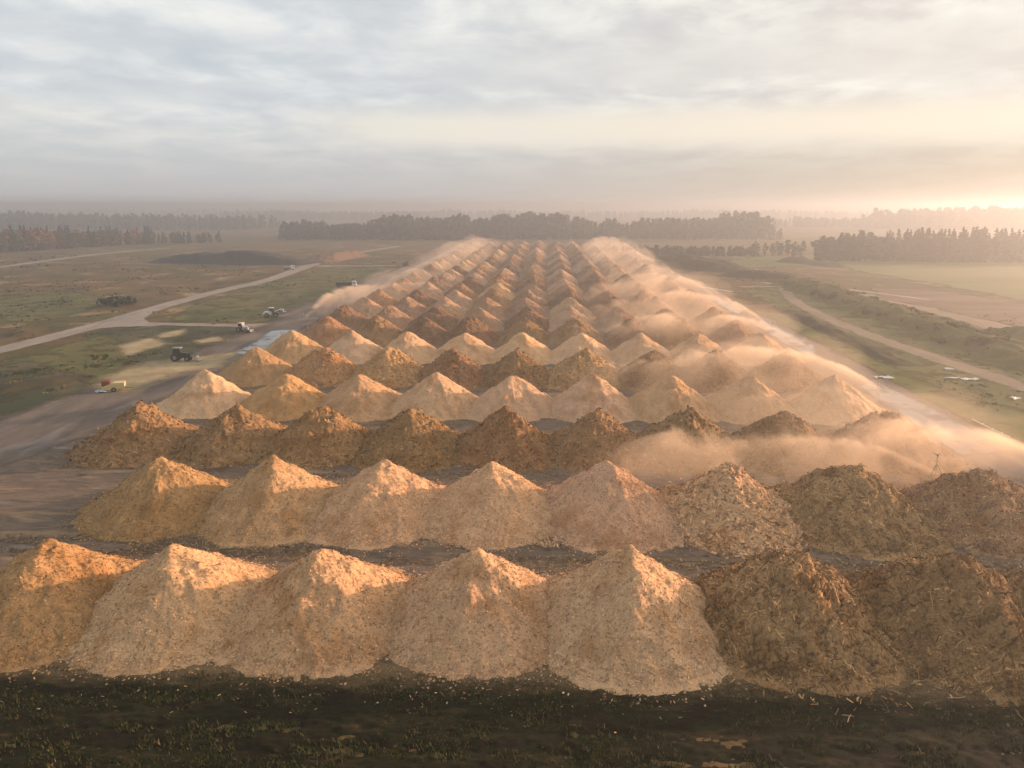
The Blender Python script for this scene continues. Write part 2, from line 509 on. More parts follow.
# left: pastures, junction of dirt roads, haul road
area('field', [at(*p) for p in [(165, 320), (262, 322), (300, 306), (350, 290), (392, 266), (330, 268), (270, 283), (200, 303)]], 8, m_green, 4)
area('field', [at(*p) for p in [(90, 334), (150, 326), (236, 327), (272, 332), (240, 346), (180, 358), (120, 366), (80, 360)]], 7, m_dkgreen, 3)
area('field', [at(*p) for p in [(0, 362), (100, 336), (150, 345), (110, 372), (60, 395), (0, 402)]], 8, m_green, 3)
area('field', [at(*p) for p in [(-60, 378), (30, 360), (120, 392), (60, 410), (-60, 440)]], 7, m_dkgreen, 3)
area('field', [at(*p) for p in [(-40, 300), (60, 290), (120, 300), (60, 318), (-40, 330)]], 10, m_green, 5)
ribbon('dirt_road', [at(*p) for p in [(-60, 364), (0, 350), (60, 335), (118, 320), (160, 307), (220, 291), (268, 280), (300, 269), (340, 256), (400, 246)]], [7, 7, 7, 8.5, 7, 7, 7, 8, 8, 8], 1.6, m_dirt)
ribbon('dirt_road', [at(*p) for p in [(100, 326), (135, 323.5), (180, 324.5), (240, 325.5), (275, 324), (300, 321)]], [5, 5, 4.5, 5, 7, 9], 1.6, m_dirt)
ribbon('dirt_road', [at(*p) for p in [(-60, 273), (0, 267), (60, 259), (110, 253), (170, 248)]], 7, 2.5, m_dirt)
ribbon('dirt_road', [at(*p) for p in [(120, 263.5), (200, 263), (258, 265), (300, 266), (330, 265.5)]], 6, 2, m_track)
area('haul_road', [(-112, 88), (-105, 112), (-96, 190), (-93, 260), (-99, 300), (-96, 380), (-93, 560), (-84, 820), (-72, 820), (-74, 420), (-76, 250), (-76, 150), (-72, 110), (-64, 90), (-72, 84)], 5, m_haul, 2.5)
area('path', [at(*p) for p in [(96, 388), (108, 376), (150, 362), (200, 357), (240, 352), (225, 366), (170, 376), (130, 392)]], 3.5, m_straw, 1.6)
for p in [(108, 384), (125, 378), (145, 372), (165, 367), (190, 363), (215, 359), (135, 384), (150, 378), (175, 372), (180, 332), (206, 341), (130, 352), (150, 344)]: BARE.append((*at(*p), 60.0))
area('dirt_road', [at(*p) for p in [(88, 329), (108, 321), (126, 316), (146, 311), (152, 314), (143, 319), (150, 322.5), (176, 324), (150, 326.5), (118, 327)]], 2.2, m_dirt, 1.2)
for poly in ([(160, 334), (186, 329), (180, 336), (158, 339)], [(195, 341), (218, 337), (222, 341), (200, 344)], [(118, 347), (150, 338), (168, 344), (126, 356)]):
    area('path', [at(*p) for p in poly], 2.2, m_straw, 1.2)

# right: lane with standing water, grass strip, tracks, meadow
area('haul_road', [(60, 30), (62, 110), (66, 170), (67, 300), (68, 800), (79, 800), (79, 300), (80, 170), (77, 100), (80, 30)], 3, m_haul, 2.5)
area('field', [(80, 60), (78, 130), (80, 200), (80, 290), (98, 300), (98, 200), (103, 120), (110, 60)], 3, m_verge, 2)
ribbon('dirt_road', [at(*p) for p in [(1120, 370), (1024, 336), (960, 317), (900, 302), (850, 293), (790, 287), (740, 287)]], [11, 11, 11, 10, 8, 7, 6], 3, m_track)
area('field', [at(*p) for p in [(870, 288), (940, 291), (1024, 304), (1100, 312), (1100, 340), (1024, 328), (950, 312), (880, 298)]], 6, m_plough, 4)
area('field', [at(*p) for p in [(700, 268), (830, 266), (1024, 300), (1150, 320), (1150, 262), (900, 254), (760, 256)]], 14, m_meadow, 7)
area('field', [at(*p) for p in [(740, 288), (850, 296), (960, 322), (1060, 350), (1060, 420), (940, 395), (850, 340), (770, 305)]], 8, m_green, 3)
ribbon('path', [at(*p) for p in [(760, 283), (800, 284), (850, 290), (930, 300)]], 3.5, 1.5, m_dirt)

ribbon('dirt_road', [(118, 60), (112, 120), (105, 180), (100, 250), (104, 330), (118, 400)], [5, 5, 5, 4.5, 4, 4], 3, m_track)

# yard between the heaps
area('yard', [(-104, 61.5), (-100, 92), (-84, 108), (-79, 130), (-78, 400), (-76, 800), (70, 800), (70, 400), (70, 200), (67, 120), (62, 61.5)], 2, m_yard, 2.5)
def puddle(poly, f=1.2, r=.8):
    area('puddle', poly, f, m_wet, r)
puddle([(66.5, 122), (67, 135), (68.5, 150), (69.5, 172), (75, 180), (76, 160), (76.5, 142), (74, 126)], 1.6)
puddle([(70, 205), (70, 235), (71, 262), (75.5, 280), (77, 255), (76.5, 225)], 1.6)
puddle([(70.5, 290), (71, 330), (74.5, 345), (76.5, 310)], 1.8)
puddle([(-83.5, 206), (-84.5, 226), (-87.5, 246), (-80, 250), (-77, 230), (-77, 206)], 1.6)

# ------------------------------------------------------------------ foreground soil with relief
def foreground():
    x = np.arange(-62, 62, .22); y = np.arange(43, 68, .16)
    X, Y = np.meshgrid(x, y); Xf, Yf = X.ravel(), Y.ravel()
    front = 60.6 + 1.2 * vnoise(Xf * .12, Yf * 0, seed=3)
    m = np.clip((front + 3.5 - Yf) / 4, 0, 1)
    z = (.10 * fbm(Xf * .35, Yf * .8, seed=5, octv=4) + .07 * fbm(Xf * 1.6, Yf * 2.4, seed=9, octv=3) + .06) * m - .10 * (1 - m)
    z += -.10 * m * np.exp(-((Yf - 50.0 + .6 * vnoise(Xf * .08, Yf * 0, seed=31)) / .5) ** 2) - .08 * m * np.exp(-((Yf - 52.4 + .6 * vnoise(Xf * .08, Yf * 0, seed=31)) / .5) ** 2)
    z = .04 + (z - .04) * np.clip((60.5 - Yf) / 4.5, .12, 1) - .12 * (1 - m)
    nx, ny = len(x), len(y); idx = np.arange(nx * ny).reshape(ny, nx)
    q = np.stack([idx[:-1, :-1].ravel(), idx[:-1, 1:].ravel(), idx[1:, 1:].ravel(), idx[1:, :-1].ravel()], 1)
    mm, nt = new_mat('dark_peat_soil')
    g = N(nt, 'ShaderNodeNewGeometry').outputs['Position']
    a = noise(nt, mapping(nt, g, (.16, .5, 0)), 1, 6, .65, .4); b = noise(nt, mapping(nt, g, (.5, 1.1, 0), (4, 4, 0)), 1, 6, .7); fn = noise(nt, g, 7.0, 5, .8)
    c = ramp(nt, a, [(.32, (.005, .006, .002)), (.45, (.010, .008, .003)), (.55, (.009, .013, .003)), (.62, (.030, .021, .009)), (.72, (.060, .042, .020))])
    c = mixc(nt, sstep(nt, b, .55, .70), c, (.012, .022, .005))
    c = mixc(nt, mathn(nt, 'MULTIPLY', sstep(nt, fn, .60, .72), sstep(nt, a, .42, .62)), c, (.075, .052, .026))
    # chips thinning out from the feet of the heaps
    sy = N(nt, 'ShaderNodeSeparateXYZ'); L(nt, g, sy.inputs[0])
    near = sstep(nt, mathn(nt, 'ADD', sy.outputs[1], mathn(nt, 'MULTIPLY', b, 5.0)), 59.0, 63.0)
    c = mixc(nt, mathn(nt, 'MULTIPLY', near, .85), c, (.24, .165, .09))
    finish(nt, c, .85, bump=fn, bstr=.9, bdist=.12, spec=.12)
    tag(link_mesh('soil', np.stack([Xf, Yf, z + .1], 1), q.tolist(), mm, smooth=True), kind='structure')
    rng = np.random.default_rng(4)
    # moss and grass tufts
    v, f, t = [], [], []
    for i in range(19000):
        cx = rng.uniform(-48, 46); cy = rng.uniform(45, 59.3)
        if vnoise(cx * .25, cy * .5, seed=41) + .5 * vnoise(cx * .9, cy * 1.2, seed=42) < -.08: continue
        tn = rng.uniform(0, 1)
        for b_ in range(5):
            an = rng.uniform(0, 2 * PI); ln = rng.uniform(.10, .32); w = rng.uniform(.02, .05); lean = rng.uniform(.3, 1.0)
            ox, oy = cx + rng.normal(0, .12), cy + rng.normal(0, .12); n0 = len(v)
            dx, dy = math.cos(an), math.sin(an)
            v += [(ox - dy * w, oy + dx * w, .05), (ox + dy * w, oy - dx * w, .05), (ox + dx * ln * lean, oy + dy * ln * lean, .1 + ln)]
            f.append((n0, n0 + 1, n0 + 2)); t += [tn] * 3
    gm_, nt = new_mat('tuft_green')
    tn = N(nt, 'ShaderNodeAttribute', attribute_name='tone').outputs['Fac']
    finish(nt, ramp(nt, tn, [(0, (.020, .034, .009)), (.5, (.042, .056, .015)), (.8, (.085, .075, .026)), (1, (.19, .15, .07))]), .8, spec=.2)
    tag(link_mesh('grass', v, f, gm_, attr={'tone': t}), kind='stuff')
    # loose chips and shreds over soil and lanes
    v, f, t = [], [], []
    def flake(cx, cy, cz, s, tn):
        an = rng.uniform(0, PI); l = s * rng.uniform(.6, 1.6); w = s * rng.uniform(.2, .5); tz = rng.uniform(-.4, .4)
        dx, dy = math.cos(an), math.sin(an); n0 = len(v)
        v.extend([(cx - dx * l - dy * w, cy - dy * l + dx * w, cz - tz * l), (cx + dx * l - dy * w, cy + dy * l + dx * w, cz + tz * l),
                  (cx + dx * l + dy * w, cy + dy * l - dx * w, cz + tz * l + .02), (cx - dx * l + dy * w, cy - dy * l - dx * w, cz - tz * l + .02)])
        f.append((n0, n0 + 1, n0 + 2, n0 + 3)); t.extend([tn] * 4)
    for i in range(5200):
        cx = rng.uniform(-48, 46); d = rng.exponential(1.5); cy = 60.0 - d
        if cy < 45: continue
        if vnoise(cx * .3, cy * .5, seed=51) < -.15 + d * .05: continue
        flake(cx, cy, .19 + rng.uniform(-.02, .05), rng.uniform(.04, .12), rng.uniform(0, .75) ** 1.5)
    for i in range(42000):
        row = rng.choice(5, p=[.4, .27, .15, .1, .08]); cy = 83.5 + row * 27 + rng.normal(0, 2.2); cx = rng.uniform(-75, 70)
        if vnoise(cx * .06, cy * .5, seed=61) + .6 * vnoise(cx * .3, cy * .9, seed=62) < .0: continue
        flake(cx, cy, .185 + rng.uniform(0, .05), rng.uniform(.06, .22), rng.uniform(.1, .8))
    dm, nt = new_mat('loose_chip')
    tn = N(nt, 'ShaderNodeAttribute', attribute_name='tone').outputs['Fac']
    finish(nt, ramp(nt, tn, [(0, (.06, .04, .022)), (.5, (.20, .135, .07)), (1, (.46, .36, .22))]), .9, spec=.15)
    tag(link_mesh('wood_debris', v, f, dm, attr={'tone': t}), kind='stuff')
foreground()

# ------------------------------------------------------------------ heaps
HR, HH = 10.5, 7.0


def heap_mesh(name, seed, res, coarse=False, bark=False, chips=0, R=HR, H=HH, apex=(0, 0, 0)):
    rng = np.random.default_rng(seed)
    n = int(2 * (R * 1.2) / res) + 1
    g = np.linspace(-R * 1.2, R * 1.2, n)
    X, Y = np.meshgrid(g, g); X = X.ravel(); Y = Y.ravel()

    def height(X, Y):
        wx = X + (.35 if coarse else .15) * fbm(X * .3, Y * .3, seed=seed, octv=2); wy = Y + (.35 if coarse else .15) * fbm(X * .3, Y * .3, seed=seed + 5, octv=2)
        ex, ey, dz = apex       # a short sagging crest from the summit
        L2 = ex * ex + ey * ey + 1e-6
        t = np.clip((wx * ex + wy * ey) / L2, 0, 1)
        r = np.hypot(wx - t * ex, wy - t * ey)
        ang = np.arctan2(wy, wx)
        Ra = R * (1 + .03 * vnoise(np.cos(ang) * 1.4 + 3, np.sin(ang) * 1.4 + 3, seed=seed + 2))
        a = .30 if not coarse else 1.7
        top = H + (0.15 if not coarse else .1)
        s = (top + .3) / Ra * (1.0 if not coarse else 1.04)
        z = top - s * (np.sqrt(r * r + a * a) - a * (1 if not coarse else .72)) - t * dz
        z = .62 * np.log1p(np.exp(np.clip((z + .3 * fbm(X * .7, Y * .7, seed=seed + 41, octv=3)) / .62, -30, 30))) - .17
        fade = np.clip(z / 1.2, 0, 1)
        # chutes running down the flanks
        gul = vnoise(ang * 5.5 + 20, r * .10, seed=seed + 7) * .07 + vnoise(ang * 13 + 50, r * .22, seed=seed + 8) * .035
        z = z + gul * fade * np.clip(r / 2.5, 0, 1) * (.6 if coarse else 1)
        amp = 1.0 if not (coarse or bark) else (3.2 if coarse else 2.2)
        z = z + fade * amp * (.065 * fbm(X * .55, Y * .55, seed=seed + 11, octv=2) + .036 * fbm(X * 1.5, Y * 1.5, seed=seed + 13, octv=3))
        if coarse:
            b = np.abs(vnoise(X * .8, Y * .8, seed=seed + 21)); z = z + fade * ((.5 + .6 * np.clip(z / H - .45, 0, 1)) * (b - .35)) + fade * .25 * (np.abs(vnoise(X * 2.1, Y * 2.1, seed=seed + 22)) - .3)
        if bark:
            cap = np.clip((z - .45 * H) / (.35 * H), 0, 1); z = z + cap * .42 * (np.abs(vnoise(X * 1.3, Y * 1.3, seed=seed + 23)) - .3) + .14 * fade * vnoise(X * 2.6, Y * 2.6, seed=seed + 24)
        return z
    Z = height(X, Y)
    rr = np.hypot(X, Y)
    ok = rr < R * 1.2
    idx = np.full(n * n, -1); idx[ok] = np.arange(ok.sum())
    G = idx.reshape(n, n)
    q = np.stack([G[:-1, :-1].ravel(), G[:-1, 1:].ravel(), G[1:, 1:].ravel(), G[1:, :-1].ravel()], 1)
    q = q[q.min(1) >= 0]
    V = np.stack([X, Y, Z], 1)[ok]
    tone = .47 + .10 * fbm(X * .8, Y * .8, seed=seed + 31, octv=3)[ok]
    # random chip tones; some chips painted dark as the shadowed gaps between them
    F_ = q.tolist(); V = V.tolist(); tone = tone.tolist()
    if chips:
        th = rng.uniform(0, 2 * PI, chips); r = R * np.sqrt(rng.uniform(0, 1, chips)) * 1.05
        apron = rng.random(chips) < .22; r[apron] = R * (.93 + rng.exponential(.11, apron.sum()))
        cx, cy = r * np.cos(th), r * np.sin(th)
        e = .12
        cz = height(cx, cy); dx = (height(cx + e, cy) - cz) / e; dy = (height(cx, cy + e) - cz) / e
        cz = np.maximum(cz, .19)
        for i in range(chips):
            nrm = np.array((-dx[i], -dy[i], 1.0)); nrm /= np.linalg.norm(nrm)
            nrm = nrm + rng.normal(0, .28 if not coarse else .4, 3); nrm /= np.linalg.norm(nrm)
            d = rng.normal(0, 1, 3); d -= nrm * (d @ nrm); d /= np.linalg.norm(d) + 1e-9; b = np.cross(nrm, d)
            if coarse:
                l = rng.exponential(.17) + .07; l = min(l, 1.0); w = rng.uniform(.02, .06) if l > .25 else l * rng.uniform(.2, .5)
            elif bark:
                l = rng.uniform(.10, .42); w = l * rng.uniform(.2, .6)
            else:
                l = rng.uniform(.05, .15); w = l * rng.uniform(.25, .8)
            c = np.array((cx[i], cy[i], cz[i])) + nrm * (.05 if not coarse else .10)
            n0 = len(V)
            knot = .5 + .9 * float(vnoise(np.array([cx[i] * .7]), np.array([cy[i] * .7]), seed=seed + 61)[0])
            tn = (rng.uniform(0, 1) if rng.random() > .2 else .12) if not coarse else rng.uniform(0, 1) ** 1.3 * 1.2 * max(.15, min(1.2, knot + .2))
            if coarse:
                bend = nrm * rng.uniform(-.1, .22) * l + b * rng.uniform(-.3, .3) * l
                pts = [c - d * l, c + bend, c + d * l]
                for p_ in pts: V += [(p_ - b * w).tolist(), (p_ + b * w).tolist()]
                F_ += [[n0, n0 + 2, n0 + 3, n0 + 1], [n0 + 2, n0 + 4, n0 + 5, n0 + 3]]
                tone += [tn] * 6
            else:
                V += [(c - d * l - b * w * .6).tolist(), (c + d * l * .8 - b * w).tolist(), (c + d * l + b * w * .7).tolist(), (c - d * l * .7 + b * w).tolist()]
                F_.append([n0, n0 + 1, n0 + 2, n0 + 3]); tone += [tn] * 4
    me = bpy.data.meshes.new(name)
    me.from_pydata(V, [], F_)
    a = me.attributes.new('tone', 'FLOAT', 'POINT'); a.data.foreach_set('value', np.asarray(tone, np.float32))
    me.materials.append(M_COARSE if (coarse or bark) else M_CHIP)
    me.update()
    return me


PALE = (.58, .38, .222); CREAM = (.60, .415, .25); TAN = (.51, .325, .168); OCHRE = (.44, .27, .118); ORNG = (.38, .22, .105)
FPALE = (.43, .278, .172); FTAN = (.32, .20, .118); FBROWN = (.20, .12, .065)
BROWN = (.275, .168, .078); REDB = (.285, .162, .076); DARK = (.275, .172, .082); OLIVE = (.37, .238, .118)
WORD = {FPALE: 'pale', FTAN: 'dull tan', FBROWN: 'dusky brown', PALE: 'pale pinkish', CREAM: 'creamy pale', TAN: 'tan', OCHRE: 'ochre', ORNG: 'orange brown', BROWN: 'brown', REDB: 'reddish brown', DARK: 'dark brown', OLIVE: 'olive brown'}
ORD = ['', 'first', 'second', 'third', 'fourth', 'fifth', 'sixth', 'seventh', 'eighth', 'ninth', 'tenth', 'eleventh', 'twelfth', 'thirteenth', 'fourteenth', 'fifteenth', 'sixteenth',
       'seventeenth', 'eighteenth', 'nineteenth', 'twentieth', 'twenty-first', 'twenty-second', 'twenty-third', 'twenty-fourth', 'twenty-fifth', 'twenty-sixth', 'twenty-seventh']

# (apex pixel x, kind, colour) per heap; kind c = chips, b = bark, w = coarse wood
ROWS = [
    (70.0, [(45, 'c', OCHRE), (172, 'c', PALE), (322, 'c', TAN), (477, 'c', PALE), (628, 'c', PALE), (793, 'w', OLIVE), (960, 'w', DARK), (1110, 'w', DARK)]),
    (96.7, [(160, 'c', OCHRE), (272, 'c', TAN), (383, 'c', PALE), (492, 'c', PALE), (608, 'c', PALE), (731, 'b', PALE), (853, 'w', OLIVE), (985, 'w', OLIVE), (1115, 'w', DARK)]),
    (124.0, [(140, 'b', BROWN), (235, 'b', BROWN), (322, 'b', BROWN), (411, 'b', BROWN), (505, 'b', REDB), (598, 'b', BROWN), (690, 'b', DARK), (785, 'b', DARK), (888, 'w', DARK)]),
    (151.0, [(205, 'c', CREAM), (285, 'c', OCHRE), (360, 'c', TAN), (437, 'c', PALE), (513, 'c', PALE), (592, 'c', PALE), (671, 'c', TAN), (750, 'c', TAN), (835, 'c', PALE)]),
    (178.0, [(257, 'c', OCHRE), (325, 'b', ORNG), (390, 'b', OCHRE), (453, 'b', REDB), (517, 'b', BROWN), (585, 'b', OLIVE), (654, 'b', BROWN), (716, 'b', DARK), (787, 'b', DARK)]),
    (204.5, [(292, 'c', TAN), (352, 'c', CREAM), (408, 'c', PALE), (465, 'c', PALE), (523, 'c', PALE), (582, 'c', PALE), (641, 'c', PALE), (700, 'c', TAN), (760, 'c', TAN)]),
]
rg = random.Random(21)
COLX = [-66, -50.4, -35.8, -21.2, -6.4, 8.9, 24.4, 39.8, 55.8]
PATTERN = {7: 'b', 8: 'm', 9: 'm', 10: 'b', 11: 'c', 12: 'b', 13: 'm', 14: 'c', 15: 'b', 16: 'c', 17: 'm', 18: 'b', 19: 'c', 20: 'b', 21: 'c', 22: 'm', 23: 'b', 24: 'c', 25: 'b', 26: 'c', 27: 'm'}
meshes = {}
def mesh_for(kind, lod, var):
    key = (kind, lod, var)
    if key not in meshes:
        res = {0: .17, 1: .26, 2: .5}[lod]
        ch = {('c', 0): 10000, ('c', 1): 2200, ('c', 2): 0, ('b', 0): 5000, ('b', 1): 1800, ('b', 2): 150, ('w', 0): 8500, ('w', 1): 3500, ('w', 2): 300}[(kind, lod)]
        r2 = random.Random(hash((ord(kind), lod, var)) & 0xffff)
        an = r2.uniform(-2.6, -.4); ln = r2.uniform(.3, 1.8)
        meshes[key] = heap_mesh({'c': 'chip_heap', 'b': 'bark_heap', 'w': 'bark_heap'}[kind], 100 + ord(kind) * 7 + lod * 31 + var * 13, res, kind == 'w', kind == 'b', ch,
                                apex=(ln * math.cos(an), ln * math.sin(an), ln * r2.uniform(.15, .4)))
    return meshes[key]
NOUN = {'c': 'wood chip heap', 'b': 'bark heap', 'w': 'shredded wood heap'}
NAME = {'c': 'wood_chip_heap', 'b': 'bark_heap', 'w': 'shredded_wood_heap'}
GROUPS = {'c': 'heaps of wood chips standing in rows', 'b': 'heaps of bark standing in rows', 'w': 'heaps of coarse shredded wood at the right'}
for r in range(1, 28):
    if r <= 6:
        Y0, items = ROWS[r - 1]
        items = [(x_of(p, Y0, HH), kd, c) for p, kd, c in items]
    else:
        Y0 = 204.5 + (r - 6) * 26.9
        items = []
        for ci, X in enumerate(COLX):
            kd = PATTERN[r]
            if kd == 'm': kd = 'c' if rg.random() < .55 else 'b'
            elif rg.random() < .12: kd = 'b' if kd == 'c' else 'c'
            c = rg.choice([FPALE, FPALE, FTAN, FTAN, TAN]) if kd == 'c' else rg.choice([BROWN, FBROWN, FBROWN, REDB, DARK])
            items.append((X + rg.uniform(-.9, .9), kd, c))
    lod = 0 if r <= 2 else (1 if r <= 5 else 2)
    for i, (X, kd, c) in enumerate(items):
        me = mesh_for(kd, lod, (i * 2 + r) % ({0: 5, 1: 5, 2: 5}[lod] if kd != 'w' else 3))
        o = bpy.data.objects.new(NAME[kd], me); COL.objects.link(o)
        o.location = (X, Y0 + rg.uniform(-.5, .5) * (0 if r <= 6 else 1), 0)
        s = rg.uniform(.96, 1.04)
        o.rotation_euler = (0, 0, rg.uniform(-.3, .3))
        o.scale = (s * .985, s * (1.03 if r == 1 else 1.07), rg.uniform(.96, 1.05))
        j = lambda: rg.uniform(.93, 1.07)
        b = rg.uniform(.92, 1.08)
        o.color = (c[0] * b * rg.uniform(.99, 1.05), c[1] * b, c[2] * b * j(), 1)
        row = 'front row' if r == 1 else ('back row' if r == 27 else ORD[r] + ' row from the front')
        pos = 'leftmost' if i == 0 else ('rightmost' if i == len(items) - 1 else ORD[i + 1] + ' from the left')
        tag(o, f'{WORD[c]} {NOUN[kd]}, {pos} in the {row}', 'heap', GROUPS[kd])

# small spills on the dark soil in front
def spill(px, pz, R, H, colr, label, kind='c', seed=1):
    x, y = at(px, pz)
    me = heap_mesh('chip_spill', seed, .09, kind == 'w', True, 500, R=R, H=H, apex=(R * .7, R * .1, .1))
    o = bpy.data.objects.new('chip_spill', me); COL.objects.link(o); o.location = (x, y, .03); o.color = (*colr, 1)
    tag(o, label, 'chip spill')
spill(548, 545, .9, .5, CREAM, 'small cream clump of chips in the lane behind front row', seed=304)

# ------------------------------------------------------------------ sprinklers and their spray
m_pipe = plain('galvanised_pipe', (.42, .42, .42), .45, metallic=.6)
m_steel = plain('dark_steel', (.09, .085, .08), .55)


def make_sprinkler():
    root = empty('sprinkler', (0, 0, 0))
    for k in range(3):
        a = k * 2 * PI / 3 + .4
        MB().tube((.12 * math.cos(a), .12 * math.sin(a), 1.35), (.95 * math.cos(a), .95 * math.sin(a), 0), .035, .03, 6).build('leg', m_steel, root)
    MB().tube((0, 0, .05), (0, 0, 2.7), .055, .05, 8).tube((0, 0, 1.25), (0, 0, 1.45), .16, .16, 8).build('riser', m_pipe, root)
    MB().tube((0, 0, 2.62), (0, 0, 2.9), .11, .11, 8).tube((0, 0, 2.78), (.75, 0, 3.15), .06, .035, 8).tube((-.02, 0, 2.85), (-.35, 0, 3.0), .03, .05, 6).build('nozzle', m_steel, root)
    return root


def spray_mat():
    m, nt = new_mat('sun_tinted_mist')
    out = N(nt, 'ShaderNodeOutputMaterial'); pv = N(nt, 'ShaderNodeVolumePrincipled')
    pv.inputs['Color'].default_value = (.98, .81, .64, 1); pv.inputs['Anisotropy'].default_value = .4  # orange of the sunset light put into the volume colour; water is white
    pv.inputs['Density Attribute'].default_value = ''
    tc = N(nt, 'ShaderNodeTexCoord').outputs['Object']; oi = N(nt, 'ShaderNodeObjectInfo')
    sp = N(nt, 'ShaderNodeSeparateXYZ'); L(nt, tc, sp.inputs[0]); t, y, z = sp.outputs
    pos = N(nt, 'ShaderNodeNewGeometry').outputs['Position']
    n1 = noise(nt, mapping(nt, pos, (.10, .10, .13)), 1, 5, .62, .8)
    n2 = noise(nt, mapping(nt, pos, (.45, .45, .6), (9, 3, 4)), 1, 2, .6)
    u = mathn(nt, 'SUBTRACT', t, .5)
    u2 = mathn(nt, 'MULTIPLY', u, u)
    kk = mathn(nt, 'MULTIPLY_ADD', mathn(nt, 'LESS_THAN', u, 0.0), 2.5, 1.1)
    top = mathn(nt, 'SUBTRACT', 1.0, mathn(nt, 'MULTIPLY', u2, kk))
    wob = mathn(nt, 'MULTIPLY', mathn(nt, 'MULTIPLY_ADD', n1, 1.0, -.5), mathn(nt, 'MULTIPLY', t, 1.5))
    d = mathn(nt, 'ADD', mathn(nt, 'SUBTRACT', top, z), wob)
    edge = sstep(nt, d, 0.0, .10)
    tc_ = mathn(nt, 'MAXIMUM', t, .02)
    dpos = mathn(nt, 'MAXIMUM', d, 0.0)
    jet = mathn(nt, 'MULTIPLY', mathn(nt, 'EXPONENT', mathn(nt, 'MULTIPLY', dpos, -11.0)), sstep(nt, t, .85, .1))
    fall = mathn(nt, 'EXPONENT', mathn(nt, 'MULTIPLY', mathn(nt, 'DIVIDE', dpos, mathn(nt, 'MULTIPLY_ADD', t, 1.0, .10)), -.8))
    mist = mathn(nt, 'MULTIPLY', fall, mathn(nt, 'MULTIPLY', sstep(nt, t, -.05, .45), sstep(nt, t, 1.35, .65)))
    w = mathn(nt, 'MULTIPLY_ADD', tc_, .55, .10)
    yy = mathn(nt, 'DIVIDE', y, w)
    lat = sstep(nt, mathn(nt, 'ABSOLUTE', yy), 1.0, .15)
    pattern = mathn(nt, 'MULTIPLY', sstep(nt, n1, .34, .68), mathn(nt, 'MULTIPLY_ADD', n2, 1.0, .5))
    tot = mathn(nt, 'ADD', mathn(nt, 'MULTIPLY', jet, 1.3), mathn(nt, 'MULTIPLY', mist, .20))
    tot = mathn(nt, 'MULTIPLY', mathn(nt, 'MULTIPLY', tot, edge), mathn(nt, 'MULTIPLY', lat, pattern))
    tot = mathn(nt, 'MULTIPLY', tot, mathn(nt, 'MULTIPLY', oi.outputs['Alpha'], .92))
    L(nt, tot, pv.inputs['Density']); L(nt, pv.outputs[0], out.inputs['Volume'])
    return m


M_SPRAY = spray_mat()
def spray_hull():
    ts = np.linspace(-.02, 1.36, 18); v, f = [], []
    for t in ts:
        u = t - .5; top = 1 - u * u * (3.6 if u < 0 else 1.1) + .05 + .40 * max(t, 0)
        bot = max(.015, 1 - u * u * (3.6 if u < 0 else 1.1) - .25 - 2.6 * max(t, 0)); w = .10 + .55 * max(t, .02) + .01
        v += [(t, -w, bot), (t, w, bot), (t, w, top), (t, -w, top)]
    for i in range(len(ts) - 1):
        for k in range(4):
            l = (k + 1) % 4; f.append((i * 4 + k, i * 4 + 4 + k, i * 4 + 4 + l, i * 4 + l))
    f = [tuple(reversed(q)) for q in f]
    f.append((0, 1, 2, 3)[::1]); n = (len(ts) - 1) * 4; f.append((n + 3, n + 2, n + 1, n))
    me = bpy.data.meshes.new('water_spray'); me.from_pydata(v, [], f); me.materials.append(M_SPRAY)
    bm = bmesh.new(); bm.from_mesh(me); bmesh.ops.recalc_face_normals(bm, faces=bm.faces); bm.to_mesh(me); bm.free()
    me.update()
    return me
HULL = spray_hull()
SPR = make_sprinkler()
first = [True]
def spray(x, y, az, Lh, Hm, W, dens, where, base=0.0, stand=True, side='right'):
    if stand:
        s = SPR if first[0] else copy_tree(SPR); first[0] = False
        s.location = (x, y, base); s.rotation_euler = (0, 0, az)
        tag(s, f'steel tripod sprinkler {where}', 'sprinkler', f'sprinklers along the {side} edge of the yard')
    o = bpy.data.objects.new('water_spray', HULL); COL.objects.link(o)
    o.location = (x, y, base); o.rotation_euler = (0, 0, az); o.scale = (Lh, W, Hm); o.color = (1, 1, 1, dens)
    tag(o, f'pale water spray from the sprinkler {where}', 'water spray', f'water sprays along the {side} edge of the yard')

LW = PI
spray(77, 109, LW + .04, 46, 9.6, 14, 1.15, 'beside the second row at the right frame edge')
spray(53.8, 105.5, LW + .10, 40, 6.3, 10, 1.1, 'standing between the two rightmost heaps of second row', base=3.0)
spray(72.5, 170, LW + .10, 50, 9.4, 13, 1.1, 'by the puddle right of the fourth row')
spray(74, 226, LW + .05, 54, 9.4, 14, 1.0, 'in the right lane level with the seventh row')
spray(74, 262, LW - .02, 50, 11.5, 13, .8, 'in the right lane level with the eighth row')
spray(75, 306, LW - .05, 52, 12.5, 13, .7, 'in the right lane level with the tenth row')
LEVEL = [(345, 'twelfth'), (398, 'fourteenth'), (452, 'sixteenth'), (506, 'eighteenth'), (560, 'twentieth'), (614, 'twenty-second'), (668, 'twenty-fourth'), (722, 'twenty-sixth')]
for i, (Y, w) in enumerate(LEVEL):
    spray(74, Y, LW + rg.uniform(-.12, .12), rg.uniform(34, 50), rg.uniform(8.5, 11.5) + i * .3, 13, rg.uniform(.35, .6), f'in right lane level with {w} row')
spray(-84.5, 272, 1.42, 66, 7.5, 9, 1.1, 'on the left haul road level with the eighth row', side='left')
LEVEL = [(330, 'eleventh'), (386, 'thirteenth'), (440, 'fifteenth'), (494, 'seventeenth'), (548, 'nineteenth'), (602, 'twenty-first'), (656, 'twenty-third'), (712, 'twenty-fifth')]
